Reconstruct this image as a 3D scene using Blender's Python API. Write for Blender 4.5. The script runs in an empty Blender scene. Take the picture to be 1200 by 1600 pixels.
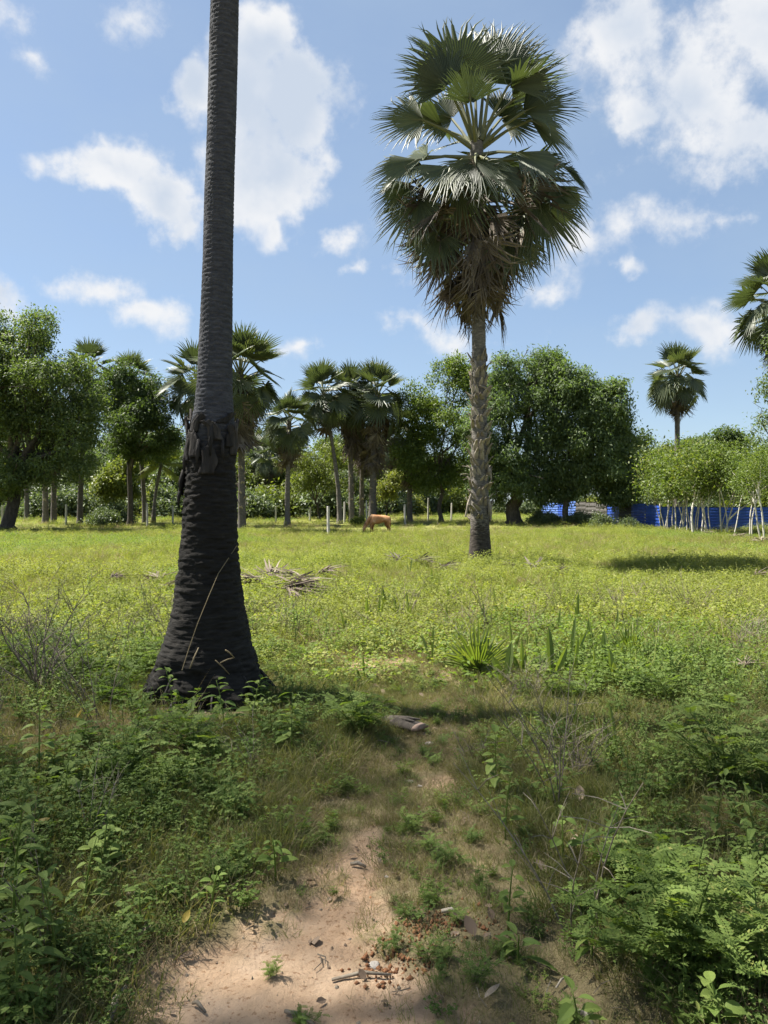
import bpy, math, random
import numpy as np
from mathutils import Vector, Matrix, Euler

SC = bpy.context.scene
COL = SC.collection
R = math.radians

# ------------------------------------------------------------------ camera
EYE = 1.6
FOC = 1202.0                      # focal length in photo pixels (1200 x 1600)
HOR = 792.0                       # horizon row
PITCH = math.atan((800 - HOR) / FOC)
cam_d = bpy.data.cameras.new('camera')
cam_d.sensor_fit = 'VERTICAL'; cam_d.sensor_height = 32.0
cam_d.lens = FOC / 1600 * 32.0
cam_d.clip_start = 0.05; cam_d.clip_end = 4000
cam = bpy.data.objects.new('camera', cam_d); COL.objects.link(cam)
cam.location = (0, 0, EYE); cam.rotation_euler = (math.pi / 2 - PITCH, 0, 0)
SC.camera = cam

# ------------------------------------------------------------------ light
SUN_DIR = Vector((-0.50, 0.17, 0.85)).normalized()
SUN_EL = math.asin(SUN_DIR.z); SUN_AZ = math.atan2(SUN_DIR.x, SUN_DIR.y)
EXPOSURE = 1.75
SKY_STRENGTH = 0.05
sun_d = bpy.data.lights.new('sun', 'SUN'); sun_d.energy = 4.8; sun_d.angle = R(0.5); sun_d.color = (1, .95, .86)
sun = bpy.data.objects.new('sun', sun_d); COL.objects.link(sun)
sun.rotation_euler = SUN_DIR.to_track_quat('Z', 'Y').to_euler(); sun.location = (-20, 10, 40)

SC.view_settings.view_transform = 'Standard'; SC.view_settings.look = 'None'
SC.view_settings.exposure = EXPOSURE; SC.view_settings.gamma = 1
SC.view_settings.use_curve_mapping = False
SC.cycles.use_denoising = True
SC.cycles.max_bounces = 8; SC.cycles.diffuse_bounces = 5; SC.cycles.transmission_bounces = 6
SC.cycles.glossy_bounces = 2; SC.cycles.transparent_max_bounces = 6
SC.cycles.caustics_reflective = False; SC.cycles.caustics_refractive = False
SC.cycles.use_adaptive_sampling = True; SC.cycles.adaptive_threshold = 0.015


def px(x, y, d):
    """world point at photo pixel x, y and depth d"""
    return Vector(((x - 600) / FOC * d, d, EYE + (HOR - y) / FOC * d))


# ------------------------------------------------------------------ sky
world = bpy.data.worlds.new('World'); SC.world = world; world.use_nodes = True


def build_sky():
    nt = world.node_tree; N = nt.nodes; Lk = nt.links
    bg = N['Background']; bg.inputs[1].default_value = SKY_STRENGTH
    sky = N.new('ShaderNodeTexSky'); sky.sky_type = 'NISHITA'; sky.sun_disc = False
    sky.sun_elevation = SUN_EL; sky.sun_rotation = SUN_AZ
    sky.air_density = 0.9; sky.dust_density = 0.6; sky.ozone_density = 2.2; sky.altitude = 0
    tc = N.new('ShaderNodeTexCoord')

    def M(op, a, b=None, c=None, clamp=False):
        n = N.new('ShaderNodeMath'); n.operation = op; n.use_clamp = clamp
        for i, v in enumerate((a, b, c)):
            if v is None: continue
            if isinstance(v, (int, float)): n.inputs[i].default_value = v
            else: Lk.new(v, n.inputs[i])
        return n.outputs[0]
    sep = N.new('ShaderNodeSeparateXYZ'); Lk.new(tc.outputs['Generated'], sep.inputs[0])
    X, Y, Z = sep.outputs
    az = M('ARCTAN2', X, Y); el = M('ARCSINE', Z)

    def noise(scale, detail, rough, off=0, zs=1.0):
        mp = N.new('ShaderNodeMapping'); mp.inputs['Location'].default_value = (off, off * 1.7, -off)
        mp.inputs['Scale'].default_value = (1, 1, zs)
        Lk.new(tc.outputs['Generated'], mp.inputs[0])
        n = N.new('ShaderNodeTexNoise'); n.inputs['Scale'].default_value = scale
        n.inputs['Detail'].default_value = detail; n.inputs['Roughness'].default_value = rough
        Lk.new(mp.outputs[0], n.inputs['Vector']); return n.outputs['Fac']
    wa = noise(5.5, 5, .55, 21.0); we = noise(5.5, 5, .55, 33.0)
    azw = M('ADD', az, M('MULTIPLY', M('SUBTRACT', wa, .5), .20)); elw = M('ADD', el, M('MULTIPLY', M('SUBTRACT', we, .5), .17))
    n_shape = noise(9, 8, .58, 3.1)
    n_fine = noise(30, 6, .62, 7.7)
    n_big = noise(2.6, 6, .55, 1.3, 1.6)
    # each cloud puff: azimuth/elevation of its middle, half-widths, weight
    puffs = [(425, 85, 84, 80, 1.3), (478, 170, 88, 96, 1.45), (425, 262, 98, 84, 1.35), (315, 155, 56, 60, 1.15), (400, 170, 80, 90, 1.3),
             (185, 277, 96, 46, 1.2), (262, 312, 96, 60, 1.25), (505, 235, 40, 42, .8),
             (150, 442, 76, 36, .75), (215, 478, 66, 30, .7), (290, 480, 55, 55, .45), (10, 445, 66, 50, .75),
             (975, 60, 120, 90, .8), (1060, 150, 130, 125, .95), (1160, 60, 120, 100, .9), (1160, 225, 100, 66, .75),
             (992, 205, 58, 52, .9), (1060, 345, 125, 58, .55), (1140, 350, 70, 50, .5), (968, 428, 34, 26, .6),
             (960, 535, 84, 38, .72), (1115, 545, 70, 34, .65), (540, 368, 60, 34, .6), (437, 350, 24, 24, .6),
             (575, 430, 40, 16, .5), (890, 345, 80, 66, .6), (640, 452, 50, 22, .42), (655, 508, 56, 20, .5),
             (485, 565, 30, 18, .42), (82, 76, 40, 30, .36), (190, 15, 80, 40, .30), (725, 515, 60, 30, .45), (30, 10, 80, 30, .28),
             (830, 430, 50, 30, .45)]
    dens = None
    for (x, y, rx, ry, w) in puffs:
        v = px(x, y, 1.0) - Vector((0, 0, EYE)); v.normalize()
        a0 = math.atan2(v.x, v.y); e0 = math.asin(v.z)
        ra = rx / FOC * v.y ** 2 / math.cos(e0) * 1.15; re = ry / FOC * v.y * 1.15 * max(.6, v.y)
        da = M('MULTIPLY', M('SUBTRACT', azw, a0), 1 / ra); de = M('MULTIPLY', M('SUBTRACT', elw, e0), 1 / re)
        q = M('SQRT', M('ADD', M('MULTIPLY', da, da), M('MULTIPLY', de, de)))
        b = M('MULTIPLY', M('SUBTRACT', 1.0, q), w)
        dens = b if dens is None else M('SMOOTH_MAX', dens, b, 0.3)
    dens = M('MAXIMUM', dens, -0.6)
    # everywhere else the same kind of broken cumulus
    inview = M('SMOOTHSTEP' if False else 'MULTIPLY', M('SUBTRACT', Y, 0.55, None, True), 6.0, None, True)
    gen = M('SUBTRACT', M('MULTIPLY', M('SUBTRACT', n_big, 0.52), 5.0), M('MULTIPLY', inview, 3.0))
    low = M('MULTIPLY', M('SUBTRACT', 0.06, Z, None, True), 12.0)
    gen = M('SUBTRACT', gen, low)
    dens = M('MAXIMUM', dens, gen)
    edge = M('ADD', M('MULTIPLY', M('SUBTRACT', n_shape, 0.5), 1.7), M('MULTIPLY', M('SUBTRACT', n_fine, 0.5), 1.15))
    dd = M('ADD', dens, edge)
    mr = N.new('ShaderNodeMapRange'); mr.interpolation_type = 'SMOOTHSTEP'
    mr.inputs['From Min'].default_value = 0.0; mr.inputs['From Max'].default_value = 0.66
    Lk.new(dd, mr.inputs['Value'])
    al = N.new('ShaderNodeMapRange'); al.interpolation_type = 'SMOOTHSTEP'; al.inputs['From Min'].default_value = -.55; al.inputs['From Max'].default_value = .45; Lk.new(dens, al.inputs['Value'])
    alpha = M('MULTIPLY', mr.outputs[0], M('MULTIPLY', al.outputs[0], .97))
    # thick middles are greyer than the sunlit rims
    thick = N.new('ShaderNodeMapRange'); thick.interpolation_type = 'SMOOTHSTEP'
    thick.inputs['From Min'].default_value = 0.30; thick.inputs['From Max'].default_value = 1.5
    Lk.new(M('ADD', M('MULTIPLY', dens, .8), M('MULTIPLY', M('SUBTRACT', noise(6.5, 5, .55, 45.0), .42), 3.2)), thick.inputs['Value'])
    k = 1.0 / (2 ** EXPOSURE) / SKY_STRENGTH
    cc = N.new('ShaderNodeMix'); cc.data_type = 'RGBA'
    cc.inputs['A'].default_value = (.92 * k, .93 * k, .95 * k, 1)
    cc.inputs['B'].default_value = (.62 * k, .70 * k, .82 * k, 1)
    Lk.new(thick.outputs[0], cc.inputs['Factor'])
    # thin high veil that whitens the blue a little
    veil = N.new('ShaderNodeMix'); veil.data_type = 'RGBA'
    veil.inputs['B'].default_value = (.45 * k, .59 * k, .76 * k, 1)
    vf = M('ADD', .46, M('MULTIPLY', M('SUBTRACT', noise(4, 5, .6, 12.0, 2.0), .5), .5), None, True)
    Lk.new(vf, veil.inputs['Factor']); Lk.new(sky.outputs[0], veil.inputs['A'])
    mix = N.new('ShaderNodeMix'); mix.data_type = 'RGBA'
    Lk.new(alpha, mix.inputs['Factor']); Lk.new(veil.outputs['Result'], mix.inputs['A']); Lk.new(cc.outputs['Result'], mix.inputs['B'])
    Lk.new(mix.outputs['Result'], bg.inputs[0])


build_sky()

# ------------------------------------------------------------------ helpers: noise
def _h(i, j, k, s):
    n = (i.astype(np.int64) * 374761393 + j.astype(np.int64) * 668265263 + k.astype(np.int64) * 1274126177 + s * 974634777) & 0xffffffff
    n = ((n ^ (n >> 13)) * 1274126177) & 0xffffffff
    n = ((n ^ (n >> 16)) * 2246822519) & 0xffffffff
    return ((n ^ (n >> 15)) & 0xffffff) / float(0xffffff)


def vnoise(x, y, z=None, seed=0):
    x = np.asarray(x, float); y = np.asarray(y, float)
    z = np.zeros_like(x) if z is None else np.asarray(z, float)
    xi = np.floor(x); yi = np.floor(y); zi = np.floor(z)
    fx = x - xi; fy = y - yi; fz = z - zi
    u = fx * fx * (3 - 2 * fx); v = fy * fy * (3 - 2 * fy); w = fz * fz * (3 - 2 * fz)
    out = 0
    for a in (0, 1):
        for b in (0, 1):
            for c in (0, 1):
                out = out + _h(xi + a, yi + b, zi + c, seed) * (u if a else 1 - u) * (v if b else 1 - v) * (w if c else 1 - w)
    return out


def fbm(x, y, z=None, seed=0, oct=4):
    t = 0; a = .5; s = 0
    for o in range(oct):
        f = 2 ** o
        t = t + a * vnoise(np.asarray(x) * f, np.asarray(y) * f, None if z is None else np.asarray(z) * f, seed + o); s += a; a *= .5
    return t / s


def sstep(a, b, x):
    t = np.clip((np.asarray(x, float) - a) / (b - a), 0, 1); return t * t * (3 - 2 * t)


# ------------------------------------------------------------------ helpers: objects
def mesh_np(name, V, F, mats, midx=None, smooth=False):
    """V (n,3) ; F (m,k) all faces with k corners"""
    V = np.asarray(V, np.float32); F = np.asarray(F, np.int32)
    me = bpy.data.meshes.new(name); m, k = F.shape
    me.vertices.add(len(V)); me.vertices.foreach_set('co', V.ravel())
    me.loops.add(m * k); me.loops.foreach_set('vertex_index', F.ravel())
    me.polygons.add(m); me.polygons.foreach_set('loop_start', np.arange(m, dtype=np.int32) * k)
    me.polygons.foreach_set('loop_total', np.full(m, k, np.int32))
    for mt in mats: me.materials.append(mt)
    if midx is not None: me.polygons.foreach_set('material_index', np.asarray(midx, np.int32))
    if smooth: me.polygons.foreach_set('use_smooth', np.ones(m, bool))
    me.update(calc_edges=True); return me


class MB:
    """collects quads and triangles for one mesh"""
    def __init__(s): s.V = []; s.F = []; s.M = []
    def add(s, vs, fs, m=0):
        o = len(s.V); s.V.extend(vs)
        for f in fs: s.F.append(tuple(i + o for i in f)); s.M.append(m)
    def mesh(s, name, mats, smooth=False):
        me = bpy.data.meshes.new(name); me.from_pydata([tuple(v) for v in s.V], [], s.F)
        for m in mats: me.materials.append(m)
        me.polygons.foreach_set('material_index', s.M)
        if smooth: me.polygons.foreach_set('use_smooth', [True] * len(s.F))
        me.update(); return me

    def tube(s, pts, rad, n=6, m=0, cap=True):
        pts = [Vector(p) for p in pts]; vs = []; fs = []
        prev = None
        for i, p in enumerate(pts):
            t = (pts[min(i + 1, len(pts) - 1)] - pts[max(i - 1, 0)])
            t = t.normalized() if t.length > 1e-9 else Vector((0, 0, 1))
            ref = prev if prev is not None else (Vector((1, 0, 0)) if abs(t.x) < .8 else Vector((0, 1, 0)))
            a = (ref - t * ref.dot(t)).normalized(); prev = a; b = t.cross(a)
            r = rad[i] if hasattr(rad, '__len__') else rad
            for k in range(n):
                an = 2 * math.pi * k / n; vs.append(p + a * (math.cos(an) * r) + b * (math.sin(an) * r))
        for i in range(len(pts) - 1):
            for k in range(n):
                fs.append((i * n + k, i * n + (k + 1) % n, (i + 1) * n + (k + 1) % n, (i + 1) * n + k))
        if cap: fs.append(tuple(range((len(pts) - 1) * n, len(pts) * n))); fs.append(tuple(reversed(range(n))))
        s.add(vs, fs, m)

    def leaf(s, base, d, up, L, W, m=0, fold=.25, curl=.2, st=2, shape=.45):
        d = Vector(d).normalized(); up = Vector(up)
        side = d.cross(up)
        if side.length < 1e-5: side = d.orthogonal()
        side.normalize(); nrm = side.cross(d); base = Vector(base)
        vs = [base]; fs = []
        for i in range(1, st + 1):
            t = i / (st + 1); tt = t
            w = W * .5 * (math.sin(math.pi * t ** (math.log(.5) / math.log(shape))) ** .8)
            c = base + d * (L * t) - nrm * (curl * L * t * t)
            vs += [c - side * w + nrm * (fold * w), c, c + side * w + nrm * (fold * w)]
        vs.append(base + d * (L * .97) - nrm * (curl * L))
        e = len(vs) - 1
        fs += [(0, 2, 1), (0, 3, 2)]
        for i in range(st - 1):
            o = 1 + 3 * i; fs += [(o, o + 1, o + 4, o + 3), (o + 1, o + 2, o + 5, o + 4)]
        o = 1 + 3 * (st - 1); fs += [(o, o + 1, e), (o + 1, o + 2, e)]
        s.add(vs, fs, m)

    def blade(s, base, d, L, W, droop, m=0, n=3, side=None):
        d = Vector(d).normalized(); base = Vector(base)
        side = side or d.cross(Vector((random.uniform(-1, 1), random.uniform(-1, 1), .2)))
        if side.length < 1e-4: side = d.orthogonal()
        side.normalize(); vs = []; fs = []
        h = Vector((d.x, d.y, 0)); h = h.normalized() if h.length > 1e-4 else Vector((1, 0, 0))
        for i in range(n):
            t = i / n; c = base + d * (L * t) + (h * .35 - Vector((0, 0, 1))) * (droop * L * t * t)
            w = W * .5 * (1 - t ** 2 * .7); vs += [c - side * w, c + side * w]
        vs.append(base + d * L + (h * .35 - Vector((0, 0, 1))) * (droop * L))
        for i in range(n - 1): fs.append((2 * i, 2 * i + 1, 2 * i + 3, 2 * i + 2))
        fs.append((2 * n - 2, 2 * n - 1, 2 * n)); s.add(vs, fs, m)


def put(name, me, parent=None, loc=(0, 0, 0), rot=None, scale=None):
    o = bpy.data.objects.new(name, me); COL.objects.link(o); o.location = loc
    if rot is not None: o.rotation_euler = rot
    if scale is not None: o.scale = (scale,) * 3 if not hasattr(scale, '__len__') else scale
    if parent is not None: o.parent = parent
    return o


def tag(o, label=None, cat=None, group=None, kind=None):
    if label: o['label'] = label
    if cat: o['category'] = cat
    if group: o['group'] = group
    if kind: o['kind'] = kind
    return o


def thing(name, label, cat, loc, group=None, rotz=0, scale=None):
    o = put(name, None, None, loc, (0, 0, rotz), scale); o.empty_display_size = .2
    return tag(o, label, cat, group)


def dup(root, loc, rotz, scale, label=None, group=None):
    r = root.copy(); COL.objects.link(r); r.location = loc; r.rotation_euler = (0, 0, rotz); r.scale = (scale,) * 3
    if label: r['label'] = label
    if group: r['group'] = group
    for ch in root.children:
        c = ch.copy(); COL.objects.link(c); c.parent = r
        for g in ch.children:
            d = g.copy(); COL.objects.link(d); d.parent = c
    return r


# ------------------------------------------------------------------ helpers: materials
def mat(name):
    m = bpy.data.materials.new(name); m.use_nodes = True
    return m, m.node_tree.nodes, m.node_tree.links, m.node_tree.nodes['Principled BSDF']


def ramp(N, cols):
    r = N.new('ShaderNodeValToRGB'); e = r.color_ramp.elements
    while len(e) < len(cols): e.new(.5)
    for i, (p, c) in enumerate(cols): e[i].position = p; e[i].color = (*c, 1)
    return r


def leafmat(name, cols, trans=.35, tint=(1.5, 1.6, .6), rough=.5, spec=.35, patch=None, pscale=.5):
    """leaf colour varies leaf by leaf, plant by plant, and in patches over the ground"""
    m, N, L, P = mat(name)
    g = N.new('ShaderNodeNewGeometry'); oi = N.new('ShaderNodeObjectInfo')
    a = N.new('ShaderNodeMath'); a.operation = 'MULTIPLY_ADD'; a.inputs[1].default_value = .55
    b = N.new('ShaderNodeMath'); b.operation = 'MULTIPLY'; b.inputs[1].default_value = .45
    L.new(oi.outputs['Random'], b.inputs[0]); L.new(g.outputs['Random Per Island'], a.inputs[0]); L.new(b.outputs[0], a.inputs[2])
    r = ramp(N, cols); L.new(a.outputs[0], r.inputs[0]); col = r.outputs[0]
    if patch:
        t = N.new('ShaderNodeTexNoise'); t.inputs['Scale'].default_value = pscale; t.inputs['Detail'].default_value = 4
        L.new(g.outputs['Position'], t.inputs['Vector'])
        f = N.new('ShaderNodeMapRange'); f.inputs['From Min'].default_value = .42; f.inputs['From Max'].default_value = .68
        L.new(t.outputs['Fac'], f.inputs['Value'])
        x = N.new('ShaderNodeMix'); x.data_type = 'RGBA'; x.blend_type = 'MIX'
        mm = N.new('ShaderNodeMath'); mm.operation = 'MULTIPLY'; mm.inputs[1].default_value = .7; L.new(f.outputs[0], mm.inputs[0])
        L.new(mm.outputs[0], x.inputs['Factor']); L.new(col, x.inputs['A']); x.inputs['B'].default_value = (*patch, 1); col = x.outputs['Result']
    L.new(col, P.inputs['Base Color']); P.inputs['Roughness'].default_value = rough
    P.inputs['Specular IOR Level'].default_value = spec
    tr = N.new('ShaderNodeBsdfTranslucent'); mu = N.new('ShaderNodeMix'); mu.data_type = 'RGBA'; mu.blend_type = 'MULTIPLY'
    mu.inputs['Factor'].default_value = 1; L.new(col, mu.inputs['A']); mu.inputs['B'].default_value = (*tint, 1)
    L.new(mu.outputs['Result'], tr.inputs['Color'])
    ms = N.new('ShaderNodeMixShader'); ms.inputs[0].default_value = trans
    L.new(P.outputs[0], ms.inputs[1]); L.new(tr.outputs[0], ms.inputs[2])
    L.new(ms.outputs[0], N['Material Output'].inputs['Surface']); return m


def barkmat(name, cols, scale=6, zs=1.0, rough=.9, bump=.4, low=None):
    m, N, L, P = mat(name)
    tc = N.new('ShaderNodeTexCoord'); mp = N.new('ShaderNodeMapping'); mp.inputs['Scale'].default_value = (1, 1, zs)
    L.new(tc.outputs['Object'], mp.inputs[0])
    t = N.new('ShaderNodeTexNoise'); t.inputs['Scale'].default_value = scale; t.inputs['Detail'].default_value = 8; t.inputs['Roughness'].default_value = .65
    L.new(mp.outputs[0], t.inputs['Vector'])
    oi = N.new('ShaderNodeObjectInfo'); ad = N.new('ShaderNodeMath'); ad.operation = 'MULTIPLY_ADD'
    ad.inputs[1].default_value = .25; L.new(oi.outputs['Random'], ad.inputs[0])
    sb = N.new('ShaderNodeMath'); sb.operation = 'SUBTRACT'; sb.inputs[1].default_value = .125; L.new(t.outputs['Fac'], sb.inputs[0]); L.new(sb.outputs[0], ad.inputs[2])
    r = ramp(N, cols); L.new(ad.outputs[0], r.inputs[0]); L.new(r.outputs[0], P.inputs['Base Color'])
    if low:                                # older, darker bark below a height
        sp = N.new('ShaderNodeSeparateXYZ'); L.new(tc.outputs['Object'], sp.inputs[0])
        z = N.new('ShaderNodeMath'); z.operation = 'MULTIPLY_ADD'; z.inputs[1].default_value = 1.6; L.new(t.outputs['Fac'], z.inputs[0]); L.new(sp.outputs[2], z.inputs[2])
        q = N.new('ShaderNodeMapRange'); q.inputs['From Min'].default_value = low[0] + .5; q.inputs['From Max'].default_value = low[0] + 1.1; L.new(z.outputs[0], q.inputs['Value'])
        r2 = ramp(N, low[1]); L.new(ad.outputs[0], r2.inputs[0]); x = N.new('ShaderNodeMix'); x.data_type = 'RGBA'
        L.new(q.outputs[0], x.inputs['Factor']); L.new(r2.outputs[0], x.inputs['A']); L.new(r.outputs[0], x.inputs['B']); L.new(x.outputs['Result'], P.inputs['Base Color'])
    P.inputs['Roughness'].default_value = rough; P.inputs['Specular IOR Level'].default_value = .2
    b = N.new('ShaderNodeBump'); b.inputs['Strength'].default_value = bump; b.inputs['Distance'].default_value = .03
    L.new(t.outputs['Fac'], b.inputs['Height']); L.new(b.outputs[0], P.inputs['Normal']); return m


M = {}
M['mango'] = leafmat('mango_leaf', [(0, (.062, .09, .044)), (.55, (.11, .15, .068)), (1, (.18, .215, .10))], .42, (1.4, 1.6, .55), .55, .25)
M['broad'] = leafmat('broad_leaf', [(0, (.048, .074, .032)), (.6, (.088, .122, .050)), (1, (.155, .185, .078))], .40, (1.45, 1.6, .5), .55, .25)
M['pale'] = leafmat('pale_leaf', [(0, (.07, .095, .025)), (.6, (.135, .165, .04)), (1, (.23, .23, .07))], .42, (1.35, 1.4, .5), .5, .3)
M['young'] = leafmat('sapling_leaf', [(0, (.05, .08, .022)), (.5, (.095, .135, .034)), (.85, (.15, .185, .05)), (1, (.24, .23, .08))], .40, (1.35, 1.45, .5), .5, .25)
M['far'] = leafmat('far_leaf', [(0, (.06, .082, .045)), (.6, (.10, .132, .066)), (1, (.15, .18, .09))], .3, (1.4, 1.5, .6), .5, .3)
M['frond'] = leafmat('palm_frond', [(0, (.045, .060, .032)), (.6, (.075, .096, .05)), (1, (.12, .135, .07))], .24, (1.35, 1.45, .6), .5, .42)
M['dead'] = leafmat('dead_frond', [(0, (.055, .045, .036)), (.6, (.11, .09, .07)), (1, (.22, .19, .15))], .15, (1.3, 1.1, .8), .7, .25)
M['petiole'] = leafmat('petiole', [(0, (.075, .085, .032)), (1, (.15, .15, .06))], .05, (1, 1, 1), .5, .4)
M['trunk_grey'] = barkmat('palm_trunk_bark', [(.25, (.05, .045, .04)), (.5, (.13, .12, .105)), (.75, (.26, .235, .205))], 9, 2.5, low=(1.25, [(.3, (.022, .018, .015)), (.55, (.06, .05, .042)), (.8, (.15, .13, .11))]))
M['trunk_far'] = barkmat('far_palm_bark', [(.25, (.05, .045, .04)), (.6, (.12, .108, .095)), (.8, (.2, .18, .16))], 5, 2.0)
M['boot'] = barkmat('leaf_base_bark', [(.2, (.09, .075, .06)), (.5, (.22, .19, .15)), (.8, (.40, .36, .30))], 14, .6)
M['tree_bark'] = barkmat('tree_bark', [(.25, (.035, .03, .025)), (.55, (.08, .068, .055)), (.8, (.16, .14, .115))], 7, .5)
M['sapling_bark'] = barkmat('sapling_bark', [(.2, (.26, .235, .19)), (.5, (.44, .41, .35)), (.8, (.6, .57, .5))], 9, .7)
M['twig'] = barkmat('twig', [(.2, (.07, .055, .042)), (.5, (.15, .125, .095)), (.8, (.27, .235, .18))], 20, .5)
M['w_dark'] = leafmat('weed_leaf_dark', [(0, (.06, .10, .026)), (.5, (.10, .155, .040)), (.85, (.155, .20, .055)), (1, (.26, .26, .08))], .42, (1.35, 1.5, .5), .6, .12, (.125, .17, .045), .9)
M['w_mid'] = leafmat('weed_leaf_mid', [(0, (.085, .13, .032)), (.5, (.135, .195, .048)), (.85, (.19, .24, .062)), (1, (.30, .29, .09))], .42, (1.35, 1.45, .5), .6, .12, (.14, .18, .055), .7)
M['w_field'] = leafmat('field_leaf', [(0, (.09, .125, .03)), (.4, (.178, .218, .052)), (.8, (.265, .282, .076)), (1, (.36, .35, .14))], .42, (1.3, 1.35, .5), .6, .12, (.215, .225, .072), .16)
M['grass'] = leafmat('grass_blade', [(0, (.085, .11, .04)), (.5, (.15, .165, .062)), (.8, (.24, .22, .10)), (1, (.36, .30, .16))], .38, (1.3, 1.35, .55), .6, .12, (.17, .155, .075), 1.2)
M['straw'] = leafmat('dry_grass', [(0, (.16, .125, .07)), (.5, (.25, .20, .115)), (1, (.38, .31, .19))], .3, (1.1, 1, .8), .6, .25)
M['litter'] = leafmat('leaf_litter', [(0, (.07, .05, .035)), (.5, (.16, .115, .08)), (1, (.33, .26, .19))], .1, (1.1, 1, .8), .7, .2)
M['seedling'] = leafmat('seedling_leaf', [(0, (.08, .115, .032)), (.6, (.14, .18, .05)), (1, (.23, .25, .09))], .4, (1.4, 1.5, .4), .4, .45)
M['yellow'] = leafmat('yellow_leaf', [(0, (.30, .22, .04)), (1, (.45, .36, .08))], .4, (1.2, 1.1, .6), .5, .3)

# ------------------------------------------------------------------ terrain
def gz0(x, y):
    x = np.asarray(x, float); y = np.asarray(y, float)
    far = .35 * sstep(46, 66, y) + .40 * sstep(66, 110, y) + 1.2 * sstep(140, 420, y)
    und = (fbm(x * .16 + 40, y * .16 + 40, None, 11, 3) - .5) * .30 * sstep(4, 16, y)
    return far + und


PY = [0, 2.0, 2.4, 2.75, 3.1, 3.5, 3.9]; PX = [-.15, -.20, -.18, -.16, -.15, -.12, -.05]; PW = [1.0, .82, .62, .46, .30, .16, .03]
TY = [0, 2, 3, 3.6, 4.6, 5.7, 7.0, 8.5]; TX = [0, -.02, .05, .08, .15, .38, .22, .1]; TW = [.95, .8, .62, .52, .40, .34, .5, .6]


def sand_mask(x, y):
    cx = np.interp(y, PY, PX); w = np.maximum(np.interp(y, PY, PW), 1e-3)
    q = np.abs(x - cx) / w + (fbm(x * 3.1, y * 3.1, None, 5, 4) - .5) * 1.7 + (fbm(x * 11, y * 11, None, 6, 3) - .5) * 1.1 + .6 * sstep(-.05, .45, x)
    m = sstep(1.15, .75, q) * sstep(4.2, 3.5, y)
    for (a, b, c, d) in ((-.15, 7.75, .45, .28), (1.45, 7.9, .55, .4), (.35, 4.5, .16, .12)):
        q2 = np.hypot((x - a) / c, (y - b) / d) + (fbm(x * 5, y * 5, None, 8, 3) - .5) * .9
        m = np.maximum(m, sstep(1.1, .6, q2) * .9)
    return m


def trail_mask(x, y):
    cx = np.interp(y, TY, TX); w = np.interp(y, TY, TW)
    q = np.abs(x - cx) / w + (fbm(x * 2.2, y * 2.2, None, 15, 3) - .5) * .7
    return sstep(1.35, .7, q) * sstep(9.0, 7.6, y)


def gz(x, y):
    x = np.asarray(x, float); y = np.asarray(y, float)
    near = sstep(14, 8, y)
    s = sand_mask(x, y)
    rel = (fbm(x * 1.3, y * 1.3, None, 21, 4) - .5) * .10 + (fbm(x * 7, y * 7, None, 22, 4) - .5) * .035
    rel = rel + s * (fbm(x * 4.5, y * 4.5, None, 24, 3) - .5) * .045
    rel = rel - s * .03 - trail_mask(x, y) * .02
    return gz0(x, y) + rel * near


def gz1(x, y): return float(gz(np.array([x]), np.array([y]))[0])


def base(pxx, d, dz=0):
    x = (pxx - 600) / FOC * d
    return Vector((x, d, gz1(x, d) + dz))


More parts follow.
